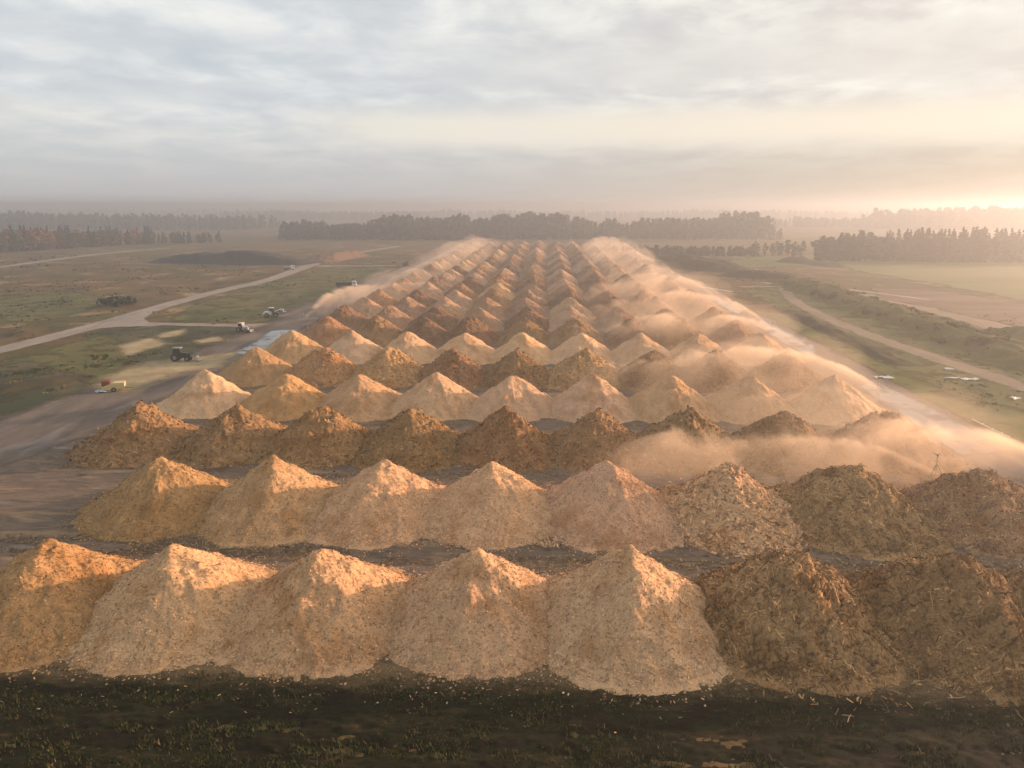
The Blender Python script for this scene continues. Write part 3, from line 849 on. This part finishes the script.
for i, (Y, w) in enumerate(LEVEL):
    spray(-80, Y, rg.uniform(.1, .4), rg.uniform(28, 42), rg.uniform(7, 9) + i * .5, 13, rg.uniform(.25, .45), f'on left haul road level with {w} row', side='left')

# fine drifting mist that the sprays leave over the outer heaps
def drift(c, r, dens, seed):
    m, nt = new_mat('sun_tinted_drift')
    out = N(nt, 'ShaderNodeOutputMaterial'); pv = N(nt, 'ShaderNodeVolumePrincipled')
    pv.inputs['Color'].default_value = (.98, .82, .66, 1); pv.inputs['Density'].default_value = dens; pv.inputs['Anisotropy'].default_value = .4  # warm sunlight tint painted into the mist's own colour
    pv.inputs['Density Attribute'].default_value = ''
    L(nt, pv.outputs[0], out.inputs['Volume'])
    bm = bmesh.new(); bmesh.ops.create_icosphere(bm, subdivisions=5, radius=1)
    me = bpy.data.meshes.new('mist')
    co_ = np.array([v.co[:] for v in bm.verts])
    k_ = 1 + .22 * fbm(co_[:, 0] * 2.2 + 5, co_[:, 1] * 3.5, co_[:, 2] * 2.2, seed=seed, octv=4)
    for v, q, kk in zip(bm.verts, co_, k_):
        v.co = (q[0] * r[0] * kk, q[1] * r[1] * kk, max(q[2] * r[2] * kk, -c[2] + .06))
    bm.to_mesh(me); bm.free(); me.materials.append(m)
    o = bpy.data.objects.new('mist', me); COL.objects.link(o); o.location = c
    tag(o, kind='stuff')
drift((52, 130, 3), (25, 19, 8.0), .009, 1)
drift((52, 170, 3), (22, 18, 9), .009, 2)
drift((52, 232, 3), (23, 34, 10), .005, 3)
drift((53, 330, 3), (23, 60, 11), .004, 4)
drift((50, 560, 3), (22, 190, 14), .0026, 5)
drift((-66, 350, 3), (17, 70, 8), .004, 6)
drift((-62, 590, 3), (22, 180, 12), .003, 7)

# ------------------------------------------------------------------ vehicles
m_tyre = plain('tyre_rubber', (.022, .022, .022), .8)
m_glass = plain('dark_glass', (.03, .035, .04), .12, .6)
m_dgreen = plain('dark_green_paint', (.02, .035, .018), .45)
m_white = plain('dusty_white_paint', (.66, .65, .62), .5, var=.1)
m_grey = plain('grey_metal', (.22, .22, .22), .5)
m_red = plain('faded_red_paint', (.40, .09, .06), .55)
m_rust = plain('rust', (.16, .055, .03), .85)
m_yel = plain('cream_yellow_paint', (.60, .46, .22), .55)
m_black = plain('black_machine_paint', (.035, .035, .038), .5)


def wheels(root, specs):
    for x, y, r, w in specs:
        t = MB().wheel((x, y, r), r, w).build('wheel', m_tyre, root)
        MB().disc((x, y, r), r * .54, w * .8).build('rim', m_grey, t)


def tractor(loc, rz, paint, label, roof=None, sc=1.0):
    R = empty('tractor', loc, rz)
    MB().prism([(.1, .75), (2.2, .75), (2.3, 1.0), (2.25, 1.55), (1.9, 1.72), (.1, 1.85)], -.42, .42).build('hood', paint, R)
    MB().box((-.55, 0, 1.0), (1.6, .9, .7)).build('chassis', m_black, R)
    c = MB().prism([(-1.25, 1.3), (.2, 1.3), (.35, 1.9), (.15, 2.75), (-1.1, 2.75), (-1.35, 1.9)], -.68, .68).build('cab', m_glass, R)
    MB().box((-.5, 0, 2.84), (1.65, 1.55, .2)).build('roof', roof or paint, c)
    MB().box((-.85, .88, 1.72), (1.2, .42, .1)).box((-.85, -.88, 1.72), (1.2, .42, .1)).build('fender', paint, R)
    wheels(R, [(-.9, .92, .86, .55), (-.9, -.92, .86, .55), (1.65, .82, .58, .4), (1.65, -.82, .58, .4)])
    MB().tube((.5, .5, 1.2), (2.6, .5, 1.75), .09).tube((2.6, .5, 1.75), (3.5, .5, .6), .09).tube((.5, -.5, 1.2), (2.6, -.5, 1.75), .09).tube((2.6, -.5, 1.75), (3.5, -.5, .6), .09).build('loader_arm', m_black, R)
    MB().prism([(3.3, .15), (4.3, .1), (4.35, .2), (3.55, .35), (3.45, 1.0), (3.3, 1.05)], -1.05, 1.05).build('bucket', m_grey, R)
    R.scale = (sc, sc, sc)
    return tag(R, label, 'tractor')


def wheel_loader(loc, rz, paint, label, boom=0.0, s=1.0):
    R = empty('wheel_loader', loc, rz); R.scale = (s, s, s)
    MB().prism([(-3.2, 1.0), (-.4, 1.0), (-.4, 2.1), (-2.9, 2.0), (-3.3, 1.6)], -1.05, 1.05).build('engine_cover', paint, R)
    MB().box((.9, 0, 1.25), (1.9, 1.3, .8)).build('front_frame', m_black, R)
    c = MB().prism([(-1.2, 2.0), (.35, 1.6), (.45, 2.5), (.2, 3.2), (-1.1, 3.2)], -.75, .75).build('cab', m_glass, R)
    MB().box((-.45, 0, 3.3), (1.6, 1.6, .2)).build('roof', m_white, c)
    wheels(R, [(-2.0, 1.05, .8, .6), (-2.0, -1.05, .8, .6), (1.2, 1.05, .8, .6), (1.2, -1.05, .8, .6)])
    ez = .5 + boom
    MB().tube((.7, .45, 1.9), (2.9, .45, 1.2 + boom), .14).tube((2.9, .45, 1.2 + boom), (3.7, .45, ez), .14).tube((.7, -.45, 1.9), (2.9, -.45, 1.2 + boom), .14).tube((2.9, -.45, 1.2 + boom), (3.7, -.45, ez), .14).build('loader_arm', paint, R)
    MB().prism([(3.5, ez - .4), (4.8, ez - .35), (4.85, ez - .25), (3.85, ez - .1), (3.75, ez + .7), (3.55, ez + .75)], -1.35, 1.35).build('bucket', m_grey, R)
    return tag(R, label, 'wheel loader')


def truck(loc, rz, cabm, bedm, label, bedl=6.0, load=True, high=1.1):
    R = empty('truck', loc, rz)
    MB().box((-.5, 0, .85), (bedl + 2.4, .9, .3)).build('chassis', m_black, R)
    xb = -.9
    b = MB().box((xb, 0, 1.1 + high / 2), (bedl, 2.45, high)).build('bed', bedm, R)
    c = MB().prism([(bedl / 2 - .6, .7), (bedl / 2 + 1.5, .7), (bedl / 2 + 1.5, 1.7), (bedl / 2 + 1.2, 2.85), (bedl / 2 - .6, 2.9)], -1.2, 1.2).build('cab', cabm, R)
    MB().prism([(bedl / 2 + 1.50, 1.75), (bedl / 2 + 1.53, 1.75), (bedl / 2 + 1.26, 2.65), (bedl / 2 + 1.22, 2.65)], -1.05, 1.05).build('windscreen', m_glass, c)
    for sy in (1.205, -1.205): MB().box((bedl / 2 + .5, sy, 2.15), (.9, .03, .7), .01).build('side_window', m_glass, c)
    wheels(R, [(bedl / 2 + .7, 1.05, .5, .32), (bedl / 2 + .7, -1.05, .5, .32), (-bedl / 2, 1.05, .5, .4), (-bedl / 2, -1.05, .5, .4), (-bedl / 2 + 1.2, 1.05, .5, .4), (-bedl / 2 + 1.2, -1.05, .5, .4)])
    return tag(R, label, 'truck')


def g3(x, y, z=.03): return (*at(x, y), z)
tractor(g3(181, 361), .05, m_dgreen, 'dark green loader tractor on pale chip-strewn ground left of the heaps', roof=m_grey, sc=1.2)
tractor(g3(243, 332), -.3, m_white, 'small white tractor on dark grass left of the sixth row', roof=m_white)
wheel_loader(g3(273, 317), .15, m_white, 'white wheel loader with raised pale arm beside the haul road', boom=1.6)
truck(g3(346, 287), .1, m_white, m_black, 'long black truck with white cab parked by the far haul road', bedl=7.5, high=1.3)
truck(g3(289, 270), .5, m_white, m_grey, 'grey truck with white cab driving on the far dirt road', bedl=4.0)
truck(g3(250, 264), 0.0, m_white, m_red, 'red truck with white cab below the dark peat stockpile', bedl=7.0)


def excavator(loc, rz, label):
    R = empty('excavator', loc, rz)
    for sy in (1.1, -1.1):
        MB().prism([(-1.9, .1), (1.9, .1), (2.2, .45), (1.9, .85), (-1.9, .85), (-2.2, .45)], sy - .3, sy + .3).build('track', m_tyre, R)
    MB().box((-.5, 0, 1.55), (3.4, 2.5, 1.1)).build('body', m_black, R)
    MB().prism([(.2, 1.2), (1.5, 1.2), (1.6, 2.2), (1.2, 3.0), (.3, 3.0)], .2, 1.2).build('cab', m_glass, R)
    MB().tube((1.0, -.3, 1.6), (3.6, -.3, 4.6), .28, .24).tube((3.6, -.3, 4.6), (5.8, -.3, 3.4), .24, .2).build('boom', m_black, R)
    MB().tube((5.8, -.3, 3.5), (5.2, -.3, 1.2), .2, .16).build('stick', m_black, R)
    MB().prism([(4.8, .3), (5.6, .2), (5.7, 1.1), (5.2, 1.4), (4.8, 1.0)], -.9, .3).build('bucket', m_grey, R)
    return tag(R, label, 'excavator')
excavator(g3(406, 266), .4, 'dark excavator standing on the far haul road left of the heaps')


def flatbed(loc, rz, label):
    R = empty('trailer', loc, rz)
    MB().prism([(-2.2, .5), (1.0, .5), (2.3, 1.0), (2.3, 1.9), (.2, 1.9), (-2.2, 1.2)], -1.1, 1.1).build('tank', m_yel, R)
    MB().box((-1.4, 0, 1.85), (1.7, 2.1, 1.2), rz=.1).build('hopper', m_rust, R)
    MB().tube((2.2, 0, .6), (3.9, .1, .5), .07).build('drawbar', m_rust, R)
    wheels(R, [(.2, 1.25, .5, .3), (.2, -1.25, .5, .3)])
    return tag(R, label, 'trailer')
flatbed(g3(114, 391), .35, 'old cream trailer with rusty red hopper beside the haul road')


# crumpled plastic sheets, pipes
m_plastic = plain('white_plastic', (.75, .73, .70), .4, var=.08)
m_blue = plain('pale_blue_plastic', (.30, .40, .46), .45, var=.12)
def plastic(px, py, l, w, rz, mat, label, seed):
    x = np.linspace(-l / 2, l / 2, 26); y = np.linspace(-w / 2, w / 2, 12); X, Y = np.meshgrid(x, y); X, Y = X.ravel(), Y.ravel()
    X2 = X + .3 * fbm(X * .9, Y * .9, seed=seed); Y2 = Y + .45 * fbm(X * .5 + 9, Y * .5, seed=seed + 3)
    Z = .12 + .35 * np.abs(fbm(X * .8, Y * .9, seed=seed + 5)) + .05
    i = np.arange(26 * 12).reshape(12, 26)
    q = np.stack([i[:-1, :-1].ravel(), i[:-1, 1:].ravel(), i[1:, 1:].ravel(), i[1:, :-1].ravel()], 1)
    c = at(px, py)
    o = link_mesh('plastic_sheet', np.stack([X2, Y2, Z], 1), q.tolist(), mat)
    md = o.modifiers.new('thickness', 'SOLIDIFY'); md.thickness = .03
    o.location = (*c, .02); o.rotation_euler = (0, 0, rz)
    tag(o, label, 'plastic sheet')
plastic(884, 378.5, 4.4, 1.6, 0, m_plastic, 'crumpled white plastic sheet on grass behind the puddle', 71)
plastic(948, 370, 2.0, 1.2, .2, m_plastic, 'smallest white plastic scrap lying above the long ones on the bank', 72)
plastic(952, 379, 3.0, 1.3, .1, m_plastic, 'white plastic sheet, left of the pair on the right bank', 73)
plastic(969, 380, 3.6, 1.4, -.15, m_plastic, 'white plastic sheet, right of the pair on the right bank', 74)
plastic(104, 392, 3.0, 2.4, .3, m_blue, 'pale blue tarpaulin lying left of the old cream trailer', 75)
plastic(1016, 400, 2.0, 1.2, .3, m_plastic, 'white plastic scrap near the right frame edge above the pipe', 76)


def pipe(pts, r, mat, label):
    P = [(*at(*p), .12) for p in pts]
    mb = MB().path(P, r, 6)
    for p in P[1:-1]: mb.tube((p[0] - .25, p[1], p[2]), (p[0] + .25, p[1], p[2]), r * 1.6, r * 1.6, 8)
    tag(mb.build('irrigation_pipe', mat), label, 'pipe')
m_palepipe = plain('pale_plastic_pipe', (.62, .56, .46), .45, var=.1)
pipe([(972, 420), (982, 425), (992, 430), (1001, 434), (1010, 438)], .14, m_palepipe, 'pale pipe on the grass strip right of the puddle')
pipe([(900, 397), (870, 385), (850, 372), (828, 362)], .10, m_palepipe, 'pale pipe along the edge of the right lane')
pipe([(318, 266.2), (345, 266), (372, 266.2), (396, 266)], .28, m_palepipe, 'long pale pipe across the far left field')
pipe([(764, 283), (776, 284.5), (788, 286), (796, 286.5)], .28, m_palepipe, 'pale pipe lying on the far right field')
pipe([(700, 287), (716, 289.5), (731, 292)], .28, m_plastic, 'white pipe beside the far right lane')

# ------------------------------------------------------------------ trees
def leaf_cloud(rng, clumps, leaf, per, squash=1.0, droop=0.0):
    v, f, t = [], [], []
    for (cx, cy, cz, r) in clumps:
        ct = rng.uniform(0, 1)
        for i in range(per):
            d = rng.normal(0, 1, 3); d /= np.linalg.norm(d); rr = r * rng.uniform(.35, 1.05)
            p = np.array((cx, cy, cz)) + d * rr * np.array((1, 1, squash)); p[2] -= droop * rr
            n = d + rng.normal(0, .5, 3); n /= np.linalg.norm(n)
            a = np.cross(n, rng.normal(0, 1, 3)); a /= np.linalg.norm(a) + 1e-9; b = np.cross(n, a); s = leaf * rng.uniform(.6, 1.4); n0 = len(v)
            v += [(p - a * s).tolist(), (p + b * s * .7).tolist(), (p + a * s).tolist(), (p - b * s * .7).tolist()]
            f.append((n0, n0 + 1, n0 + 2, n0 + 3)); t += [float(np.clip(ct * .6 + rng.uniform(0, .4), 0, 1))] * 4
    return v, f, t


def leaf_mat():
    m, nt = new_mat('foliage')
    oi = N(nt, 'ShaderNodeObjectInfo'); tn = N(nt, 'ShaderNodeAttribute', attribute_name='tone').outputs['Fac']
    g = mathn(nt, 'MULTIPLY_ADD', tn, .9, .55)
    mm = N(nt, 'ShaderNodeVectorMath', operation='SCALE'); L(nt, oi.outputs['Color'], mm.inputs[0]); L(nt, g, mm.inputs['Scale'])
    finish(nt, mm.outputs[0], .8, spec=.2)
    return m
M_LEAF = leaf_mat(); M_TRUNK = plain('tree_bark', (.09, .065, .045), .9)


def tree_kind(kind, seed):
    rng = np.random.default_rng(seed); H = 22.0
    root = empty(kind, (0, 0, 0))
    tr = MB()
    if kind == 'conifer':
        tr.tube((0, 0, -.3), (0, 0, H * .55), .38, .2, 7).tube((0, 0, H * .55), (0, 0, H * .97), .2, .04, 6)
        cl = []
        for z in np.concatenate([np.linspace(.05 * H, .8 * H, 12), np.linspace(.84 * H, .99 * H, 5)]):
            R = (1 - (z / H)) ** .8 * 4.6 + .22
            for k in range(6 if z < .8 * H else 2):
                a = rng.uniform(0, 2 * PI); rad = R * rng.uniform(.35, .85)
                cl.append((rad * math.cos(a), rad * math.sin(a), z + rng.uniform(-.8, .6), R * .40 + .22))
                tr.tube((0, 0, z), (rad * math.cos(a), rad * math.sin(a), z - .2), .07, .03, 4)
        v, f, t = leaf_cloud(rng, cl, .62, 13, .9, .25)
    else:
        tr.tube((0, 0, -.3), (.2, .1, H * .35), .42, .3, 7)
        cl = []
        for k in range(22):
            a = rng.uniform(0, 2 * PI); zz_ = rng.uniform(.14, .93) * H; R = 5.4 * math.sin(min(1, max(.22, (zz_ / H + .05) / 1.02)) * PI) ** .6
            rad = R * rng.uniform(.2, .85); c = (rad * math.cos(a), rad * math.sin(a), zz_); cl.append((*c, rng.uniform(1.3, 2.3)))
            tr.tube((.2, .1, H * .3 + rng.uniform(0, H * .1)), c, .14, .05, 5)
        v, f, t = leaf_cloud(rng, cl, .8, 28, .9)
    tr.build('trunk', M_TRUNK, root)
    link_mesh('crown', v, f, M_LEAF, root, attr={'tone': t})
    return root
KIT = {('conifer', i): tree_kind('conifer', 500 + i) for i in range(3)}
KIT.update({('broadleaf_tree', i): tree_kind('broadleaf_tree', 600 + i) for i in range(4)})
used = set()
def plant(kind, x, y, s, col, label, group, rz=None, sx=1.0):
    v = rg.randrange(3 if kind == 'conifer' else 4); key = (kind, v)
    if key in used: o = copy_tree(KIT[key])
    else: o = KIT[key]; used.add(key)
    o.location = (x, y, 0); o.rotation_euler = (0, 0, rg.uniform(0, 6.28)); o.scale = (s * sx, s * sx, s)
    for ch in o.children:
        if ch.name.startswith('crown'): ch.color = (*col, 1)
    tag(o, label, 'tree', group)
DG = (.030, .045, .024); BG_ = (.034, .046, .032); RB = (.17, .075, .030); OR_ = (.24, .115, .035); YG = (.085, .075, .030)
def jit(c): k = rg.uniform(.8, 1.2); return tuple(x * k * rg.uniform(.93, 1.07) for x in c)
# wood edge at the far left
for i in range(150):
    p = rg.uniform(-45, 152); back = rg.random() ** 1.2 * 26
    by = 252.5 - max(0, p) * .058
    x, y = at(p, by); y += back; x -= back * .2
    if rg.random() < .42:
        plant('conifer', x, y, rg.uniform(.72, 1.06) * (1 - max(0, p) * .0012), jit(BG_), 'dark conifer in the autumn wood at the far left', 'trees of the wood at the far left')
    elif rg.random() < .6:
        plant('broadleaf_tree', x, y, rg.uniform(.7, .95) * (1 - max(0, p) * .0014), jit(rg.choice([RB, OR_])), 'rust brown broadleaf tree in the autumn wood at far left', 'trees of the wood at the far left', sx=1.3)
    else:
        plant('broadleaf_tree', x, y, rg.uniform(.66, .92) * (1 - max(0, p) * .0014), jit(rg.choice([DG, YG])), 'dull green broadleaf tree in the autumn wood at far left', 'trees of the wood at the far left', sx=1.3)
for i in range(26):
    p = rg.uniform(148, 212); x, y = at(p, 243.5); y += rg.uniform(0, 25)
    kd = 'conifer' if rg.random() < .4 else 'broadleaf_tree'
    plant(kd, x, y, rg.uniform(.42, .62), jit(rg.choice([DG, YG, BG_])), ('short dark conifer' if kd == 'conifer' else 'short grey green tree') + ' in the small grove right of the autumn wood', 'trees of the small far grove')
# wood at the right
for i in range(170):
    p = rg.uniform(818, 1070); back = rg.random() ** 1.3 * 40
    x, y = at(p, 261.5 + max(0, p - 900) * .012); y += back; x += back * .35
    if p < 874 and rg.random() < .85:
        plant('broadleaf_tree', x, y, rg.uniform(.66, .92) * (.8 if p < 832 else 1.12), jit(DG), 'round dark broadleaf tree at the left end of right wood', 'round trees at the left end of the right wood')
    else:
        plant('conifer', x, y, rg.uniform(.86, 1.14) * (.85 if p < 890 else 1.0) * rg.uniform(.86, 1.02), jit(DG), 'dark pointed conifer in the wood beyond the right meadow', 'conifers of the right wood')
for i in range(80):
    p = rg.uniform(822, 1070); x, y = at(p, 261.2 + max(0, p - 900) * .012); y += rg.uniform(-3, 14)
    plant('broadleaf_tree', x, y, rg.uniform(.70, .86), jit(DG), 'dull green broadleaf tree filling the front of the right wood', 'broadleaf trees of the right wood', sx=1.35)
for i in range(16):
    p = rg.uniform(755, 808); x, y = at(p, 257); y += rg.uniform(0, 20)
    plant('broadleaf_tree', x, y, rg.uniform(.42, .62), jit(DG), 'low round tree in the clump left of the right wood', 'trees of the low clump')


def forest(px0, px1, Ybase, depth, h0, h1, col, n, seed, leaf=1.3, per=16, xfun=None):
    """a far-off wood that reads as one mass"""
    rng = np.random.default_rng(seed); V, F_, T = [], [], []
    xa, xb = x_of(px0, Ybase, 0), x_of(px1, Ybase, 0)
    mb = MB()
    for i in range(n):
        x = rng.uniform(xa, xb); y = Ybase + rng.uniform(0, depth)
        env = .5 + .5 * vnoise(np.array([x * .012]), np.array([seed * 3.1]), seed=seed)[0] + .35 * vnoise(np.array([x * .05]), np.array([seed * 1.7]), seed=seed)[0]
        end = min(1, (x - xa) / (.03 * (xb - xa)) * .5 + .45, (xb - x) / (.03 * (xb - xa)) * .5 + .45)
        h = (h0 + (h1 - h0) * env) * rng.uniform(.68, 1.1) * end
        mb.tube((x, y, 0), (x, y, h * .7), .35, .15, 5)
        spire = rng.random() < .4
        cl = []
        for k in range(5):
            q = (k + .6) / 5.2
            R = h * (.17 * (1.15 - q) + .03) if spire else h * .17 * math.sin(min(1, q + .12) * PI * .9) ** .5
            a = rng.uniform(0, 6.28)
            cl.append((x + R * .5 * math.cos(a), y + R * .5 * math.sin(a), h * (.04 + .93 * q), R * 1.15))
        v, f, t = leaf_cloud(rng, cl, leaf * 1.5 * h / 22, per // 2 + 2, 1.15)
        n0 = len(V); V += v; F_ += [tuple(j + n0 for j in q) for q in f]; T += t
    nT = len(V); V += mb.v; F_ += [tuple(j + nT for j in q) for q in mb.f]; T += [.1] * len(mb.v)
    o = link_mesh('forest', V, F_, M_LEAF, attr={'tone': T}); o.color = (*col, 1)
    tag(o, kind='stuff')
forest(276, 470, 930, 90, 17, 28, DG, 420, 1)
forest(460, 782, 960, 100, 19, 33, DG, 560, 2)
forest(-160, 245, 1300, 220, 20, 28, BG_, 520, 3, leaf=1.7)
forest(200, 420, 2200, 300, 20, 26, BG_, 420, 4, leaf=1.9, per=12)
forest(380, 1100, 2600, 400, 18, 28, DG, 800, 5, leaf=2.2, per=12)
forest(905, 1140, 1350, 200, 26, 36, DG, 360, 6, leaf=1.7)
forest(770, 960, 1500, 160, 14, 20, DG, 260, 7, leaf=1.7)
forest(-250, 300, 3200, 500, 20, 30, BG_, 500, 8, leaf=2.6, per=10)
forest(620, 760, 640, 30, 5, 8, DG, 130, 9, leaf=2.4)

# ------------------------------------------------------------------ banks, stockpiles, shrubs
def ridge(name, a, b, width, height, mat, seed, res=1.2, rough=1.0, kind=None, label=None, cat=None, colr=None, flat=.35):
    a = np.array(a, float); b = np.array(b, float); Ln = np.linalg.norm(b - a); d = (b - a) / Ln; nrm = np.array((-d[1], d[0]))
    u = np.arange(-width * .5, Ln + width * .5, res); w = np.arange(-width * .62, width * .62, res * .7)
    U, W = np.meshgrid(u, w); U, W = U.ravel(), W.ravel()
    along = np.clip(np.minimum(U + width * .4, Ln + width * .4 - U) / (width * .7), 0, 1)
    prof = np.clip(1 - (np.abs(W) / (width * .5) * (1 + .15 * vnoise(U * .05, W * 0, seed=seed)) - flat) / (1 - flat), 0, 1)
    hh = height * (.78 + .3 * vnoise(U * .035, W * .02, seed=seed + 1))
    Z = hh * (prof * prof * (3 - 2 * prof)) * (along ** .7) + rough * (.35 * fbm(U * .12, W * .2, seed=seed + 2) + .2 * fbm(U * .4, W * .5, seed=seed + 3)) * np.clip(prof * 2, 0, 1) * np.clip(along * 2, 0, 1) - .06
    X = a[0] + d[0] * U + nrm[0] * W; Y = a[1] + d[1] * U + nrm[1] * W
    nx, ny = len(u), len(w); i = np.arange(nx * ny).reshape(ny, nx)
    q = np.stack([i[:-1, :-1].ravel(), i[:-1, 1:].ravel(), i[1:, 1:].ravel(), i[1:, :-1].ravel()], 1)
    o = link_mesh(name, np.stack([X, Y, Z], 1), q.tolist(), mat, smooth=True)
    if kind: tag(o, kind=kind)
    else: tag(o, label, cat)
    def hfun(s):
        p = a + d * s
        return p
    return o

def earth_mat(name, stops, sc=.2):
    m, nt = new_mat(name)
    g = N(nt, 'ShaderNodeNewGeometry').outputs['Position']
    a_ = noise(nt, g, sc, 6, .65, .3); f_ = noise(nt, g, 1.5, 5, .7)
    c = ramp(nt, a_, stops)
    mm = N(nt, 'ShaderNodeVectorMath', operation='SCALE'); L(nt, c, mm.inputs[0]); L(nt, mathn(nt, 'MULTIPLY_ADD', f_, .8, .6), mm.inputs['Scale'])
    finish(nt, mm.outputs[0], .92, bump=f_, bstr=.7, bdist=.3, spec=.15)
    return m
m_peat = earth_mat('peat', [(.35, (.025, .026, .026)), (.55, (.045, .043, .040)), (.7, (.075, .062, .048))])
m_red = earth_mat('red_earth', [(.35, (.10, .060, .042)), (.5, (.15, .090, .060)), (.65, (.20, .13, .085))])
m_bank = earth_mat('grassy_earth', [(.34, (.034, .042, .009)), (.46, (.062, .068, .013)), (.54, (.092, .078, .020)), (.62, (.066, .076, .014)), (.72, (.16, .12, .045))], .12)
m_dkbank = earth_mat('scrubby_earth', [(.35, (.035, .035, .018)), (.55, (.060, .050, .026)), (.7, (.11, .078, .042))], .1)
ridge('peat_stockpile', at(172, 262), at(292, 264), 34, 8.5, m_peat, 11, 2.0, 1.6, label='long dark peat stockpile on the far left field', cat='stockpile')
ridge('earth_stockpile', at(318, 262), at(352, 256), 30, 7.0, m_red, 12, 1.8, 1.5, label='reddish earth stockpile right of the dark peat stockpile', cat='stockpile')
ridge('earth_stockpile', at(650, 265), at(735, 271), 30, 7.5, m_dkbank, 13, 1.8, 2.0, label='scrubby dark mound of earth right of the far spray', cat='stockpile')
ridge('earth_stockpile', at(735, 276), at(800, 280), 22, 4.0, m_dkbank, 14, 1.6, 1.5, label='low dark mound of earth left of the pale meadow', cat='stockpile')
ridge('earth_stockpile', at(790, 262), at(830, 266), 22, 4.0, m_dkbank, 18, 1.6, 1.5, label='far dark mound of earth at the foot of the right wood', cat='stockpile')
ridge('bank', (128, 420), (126, 165), 30, 3.6, m_bank, 15, 1.5, 2.2, kind='structure', flat=.2)
ridge('bank', (150, 250), (150, 110), 26, 2.6, m_bank, 16, 1.5, 2.2, kind='structure', flat=.2)
ridge('bank', (92, 300), (90, 200), 10, 1.2, m_dkbank, 17, 1.2, 1.2, kind='structure', flat=.2)
ridge('bank', at(0, 392), at(70, 378), 12, 1.0, m_dkbank, 19, 1.2, 1.2, kind='structure', flat=.2)


def shrub_kit(seed):
    rng = np.random.default_rng(seed)
    cl = [(rng.normal(0, 1.0), rng.normal(0, 1.0), rng.uniform(.5, 1.6), rng.uniform(.5, .95)) for _ in range(9)]
    v, f, t = leaf_cloud(rng, cl, .27, 60, .9)
    mb = MB()
    for c in cl[:6]: mb.tube((0, 0, -.1), c[:3], .05, .02, 4)
    n0 = len(v); v += mb.v; f += [tuple(j + n0 for j in q) for q in mb.f]; t += [.1] * len(mb.v)
    return v, f, t
SHR = []
for i in range(3):
    v, f, t = shrub_kit(800 + i); SHR.append(link_mesh('shrub', v, f, M_LEAF, attr={'tone': t}))
nshr = 0
def shrub(x, y, z, s, col, label, group=None):
    global nshr
    if nshr < 3: o = SHR[nshr]
    else: o = SHR[rg.randrange(3)].copy(); COL.objects.link(o)
    nshr += 1
    o.location = (x, y, z); o.scale = (s * rg.uniform(.9, 1.3), s * rg.uniform(.9, 1.3), s); o.rotation_euler = (0, 0, rg.uniform(0, 6)); o.color = (*jit(col), 1)
    tag(o, label, 'shrub', group)
x, y = at(113, 307); shrub(x, y, 0, 2.3, DG, 'dark green shrub standing alone on the left field')
x, y = at(128, 304); shrub(x, y, 0, 1.7, YG, 'olive shrub right of the lone dark green shrub')
for i in range(70):
    y = rg.uniform(170, 420); x = 127 + rg.gauss(0, 6)
    shrub(x, y, 2.2 - abs(x - 127) * .16, rg.uniform(.5, 1.1), rg.choice([(.055, .060, .020), (.08, .075, .024), YG]), 'low olive shrub on the grassy bank right of the lane', 'shrubs on the right bank')
for i in range(36):
    y = rg.uniform(112, 250); x = 150 + rg.gauss(0, 7)
    shrub(x, y, 1.6 - abs(x - 150) * .12, rg.uniform(.5, 1.0), rg.choice([(.055, .060, .020), (.08, .075, .024)]), 'low olive shrub on the outer bank by the right frame edge', 'shrubs on the outer right bank')

def scrub():
    rng = np.random.default_rng(77); V, F_, T = [], [], []
    for i in range(15000):
        left = rng.random() < .55
        Y = 110 + 560 * rng.random() ** 1.6
        X = rng.uniform(-.62 * Y - 75, -104) if left else rng.uniform(86, .68 * Y + 60)
        if not left and 150 < X and Y > 330: continue
        n = vnoise(np.array([X * .045]), np.array([Y * .035]), seed=91)[0] + .6 * vnoise(np.array([X * .17]), np.array([Y * .12]), seed=92)[0]
        if n < .12 or clear(X, Y): continue
        tone = float(np.clip(.45 + .5 * vnoise(np.array([X * .06]), np.array([Y * .06]), seed=93)[0] + rng.normal(0, .22), 0, 1))
        s = rng.uniform(.15, .5) * (1 + (rng.random() < .03) * 1.2)
        for k in range(7):
            a = rng.uniform(0, 6.28); o_ = rng.normal(0, s * .7, 2); h_ = s * rng.uniform(.5, 1.1); dx, dy = math.cos(a) * s * .5, math.sin(a) * s * .5; n0 = len(V)
            l_ = rng.normal(0, s * .3, 2)
            V += [(X + o_[0] - dx, Y + o_[1] - dy, -.02), (X + o_[0] + dx, Y + o_[1] + dy, -.02), (X + o_[0] + dx * .7 + l_[0], Y + o_[1] + dy * .7 + l_[1], h_), (X + o_[0] - dx * .6 + l_[0], Y + o_[1] - dy * .6 + l_[1], h_ * .9)]
            F_.append((n0, n0 + 1, n0 + 2, n0 + 3)); T += [tone] * 4
    m, nt = new_mat('scrub_growth')
    tn = N(nt, 'ShaderNodeAttribute', attribute_name='tone').outputs['Fac']
    finish(nt, ramp(nt, tn, [(0, (.030, .042, .011)), (.35, (.058, .066, .016)), (.6, (.088, .080, .024)), (.8, (.13, .085, .030)), (1, (.20, .155, .065))]), .9, spec=.1)
    tag(link_mesh('ground_cover', V, F_, m, attr={'tone': T}), kind='stuff')
scrub()

# tidy: prototypes that were never planted are removed
for key, o in KIT.items():
    if key not in used:
        for ch in list(o.children): bpy.data.objects.remove(ch)
        bpy.data.objects.remove(o)

SC.cycles.volume_step_rate = 1.0
SC.cycles.volume_max_steps = 256
SC.cycles.max_bounces = 6
SC.cycles.volume_bounces = 2
SC.cycles.transparent_max_bounces = 24
SC.cycles.use_denoising = True
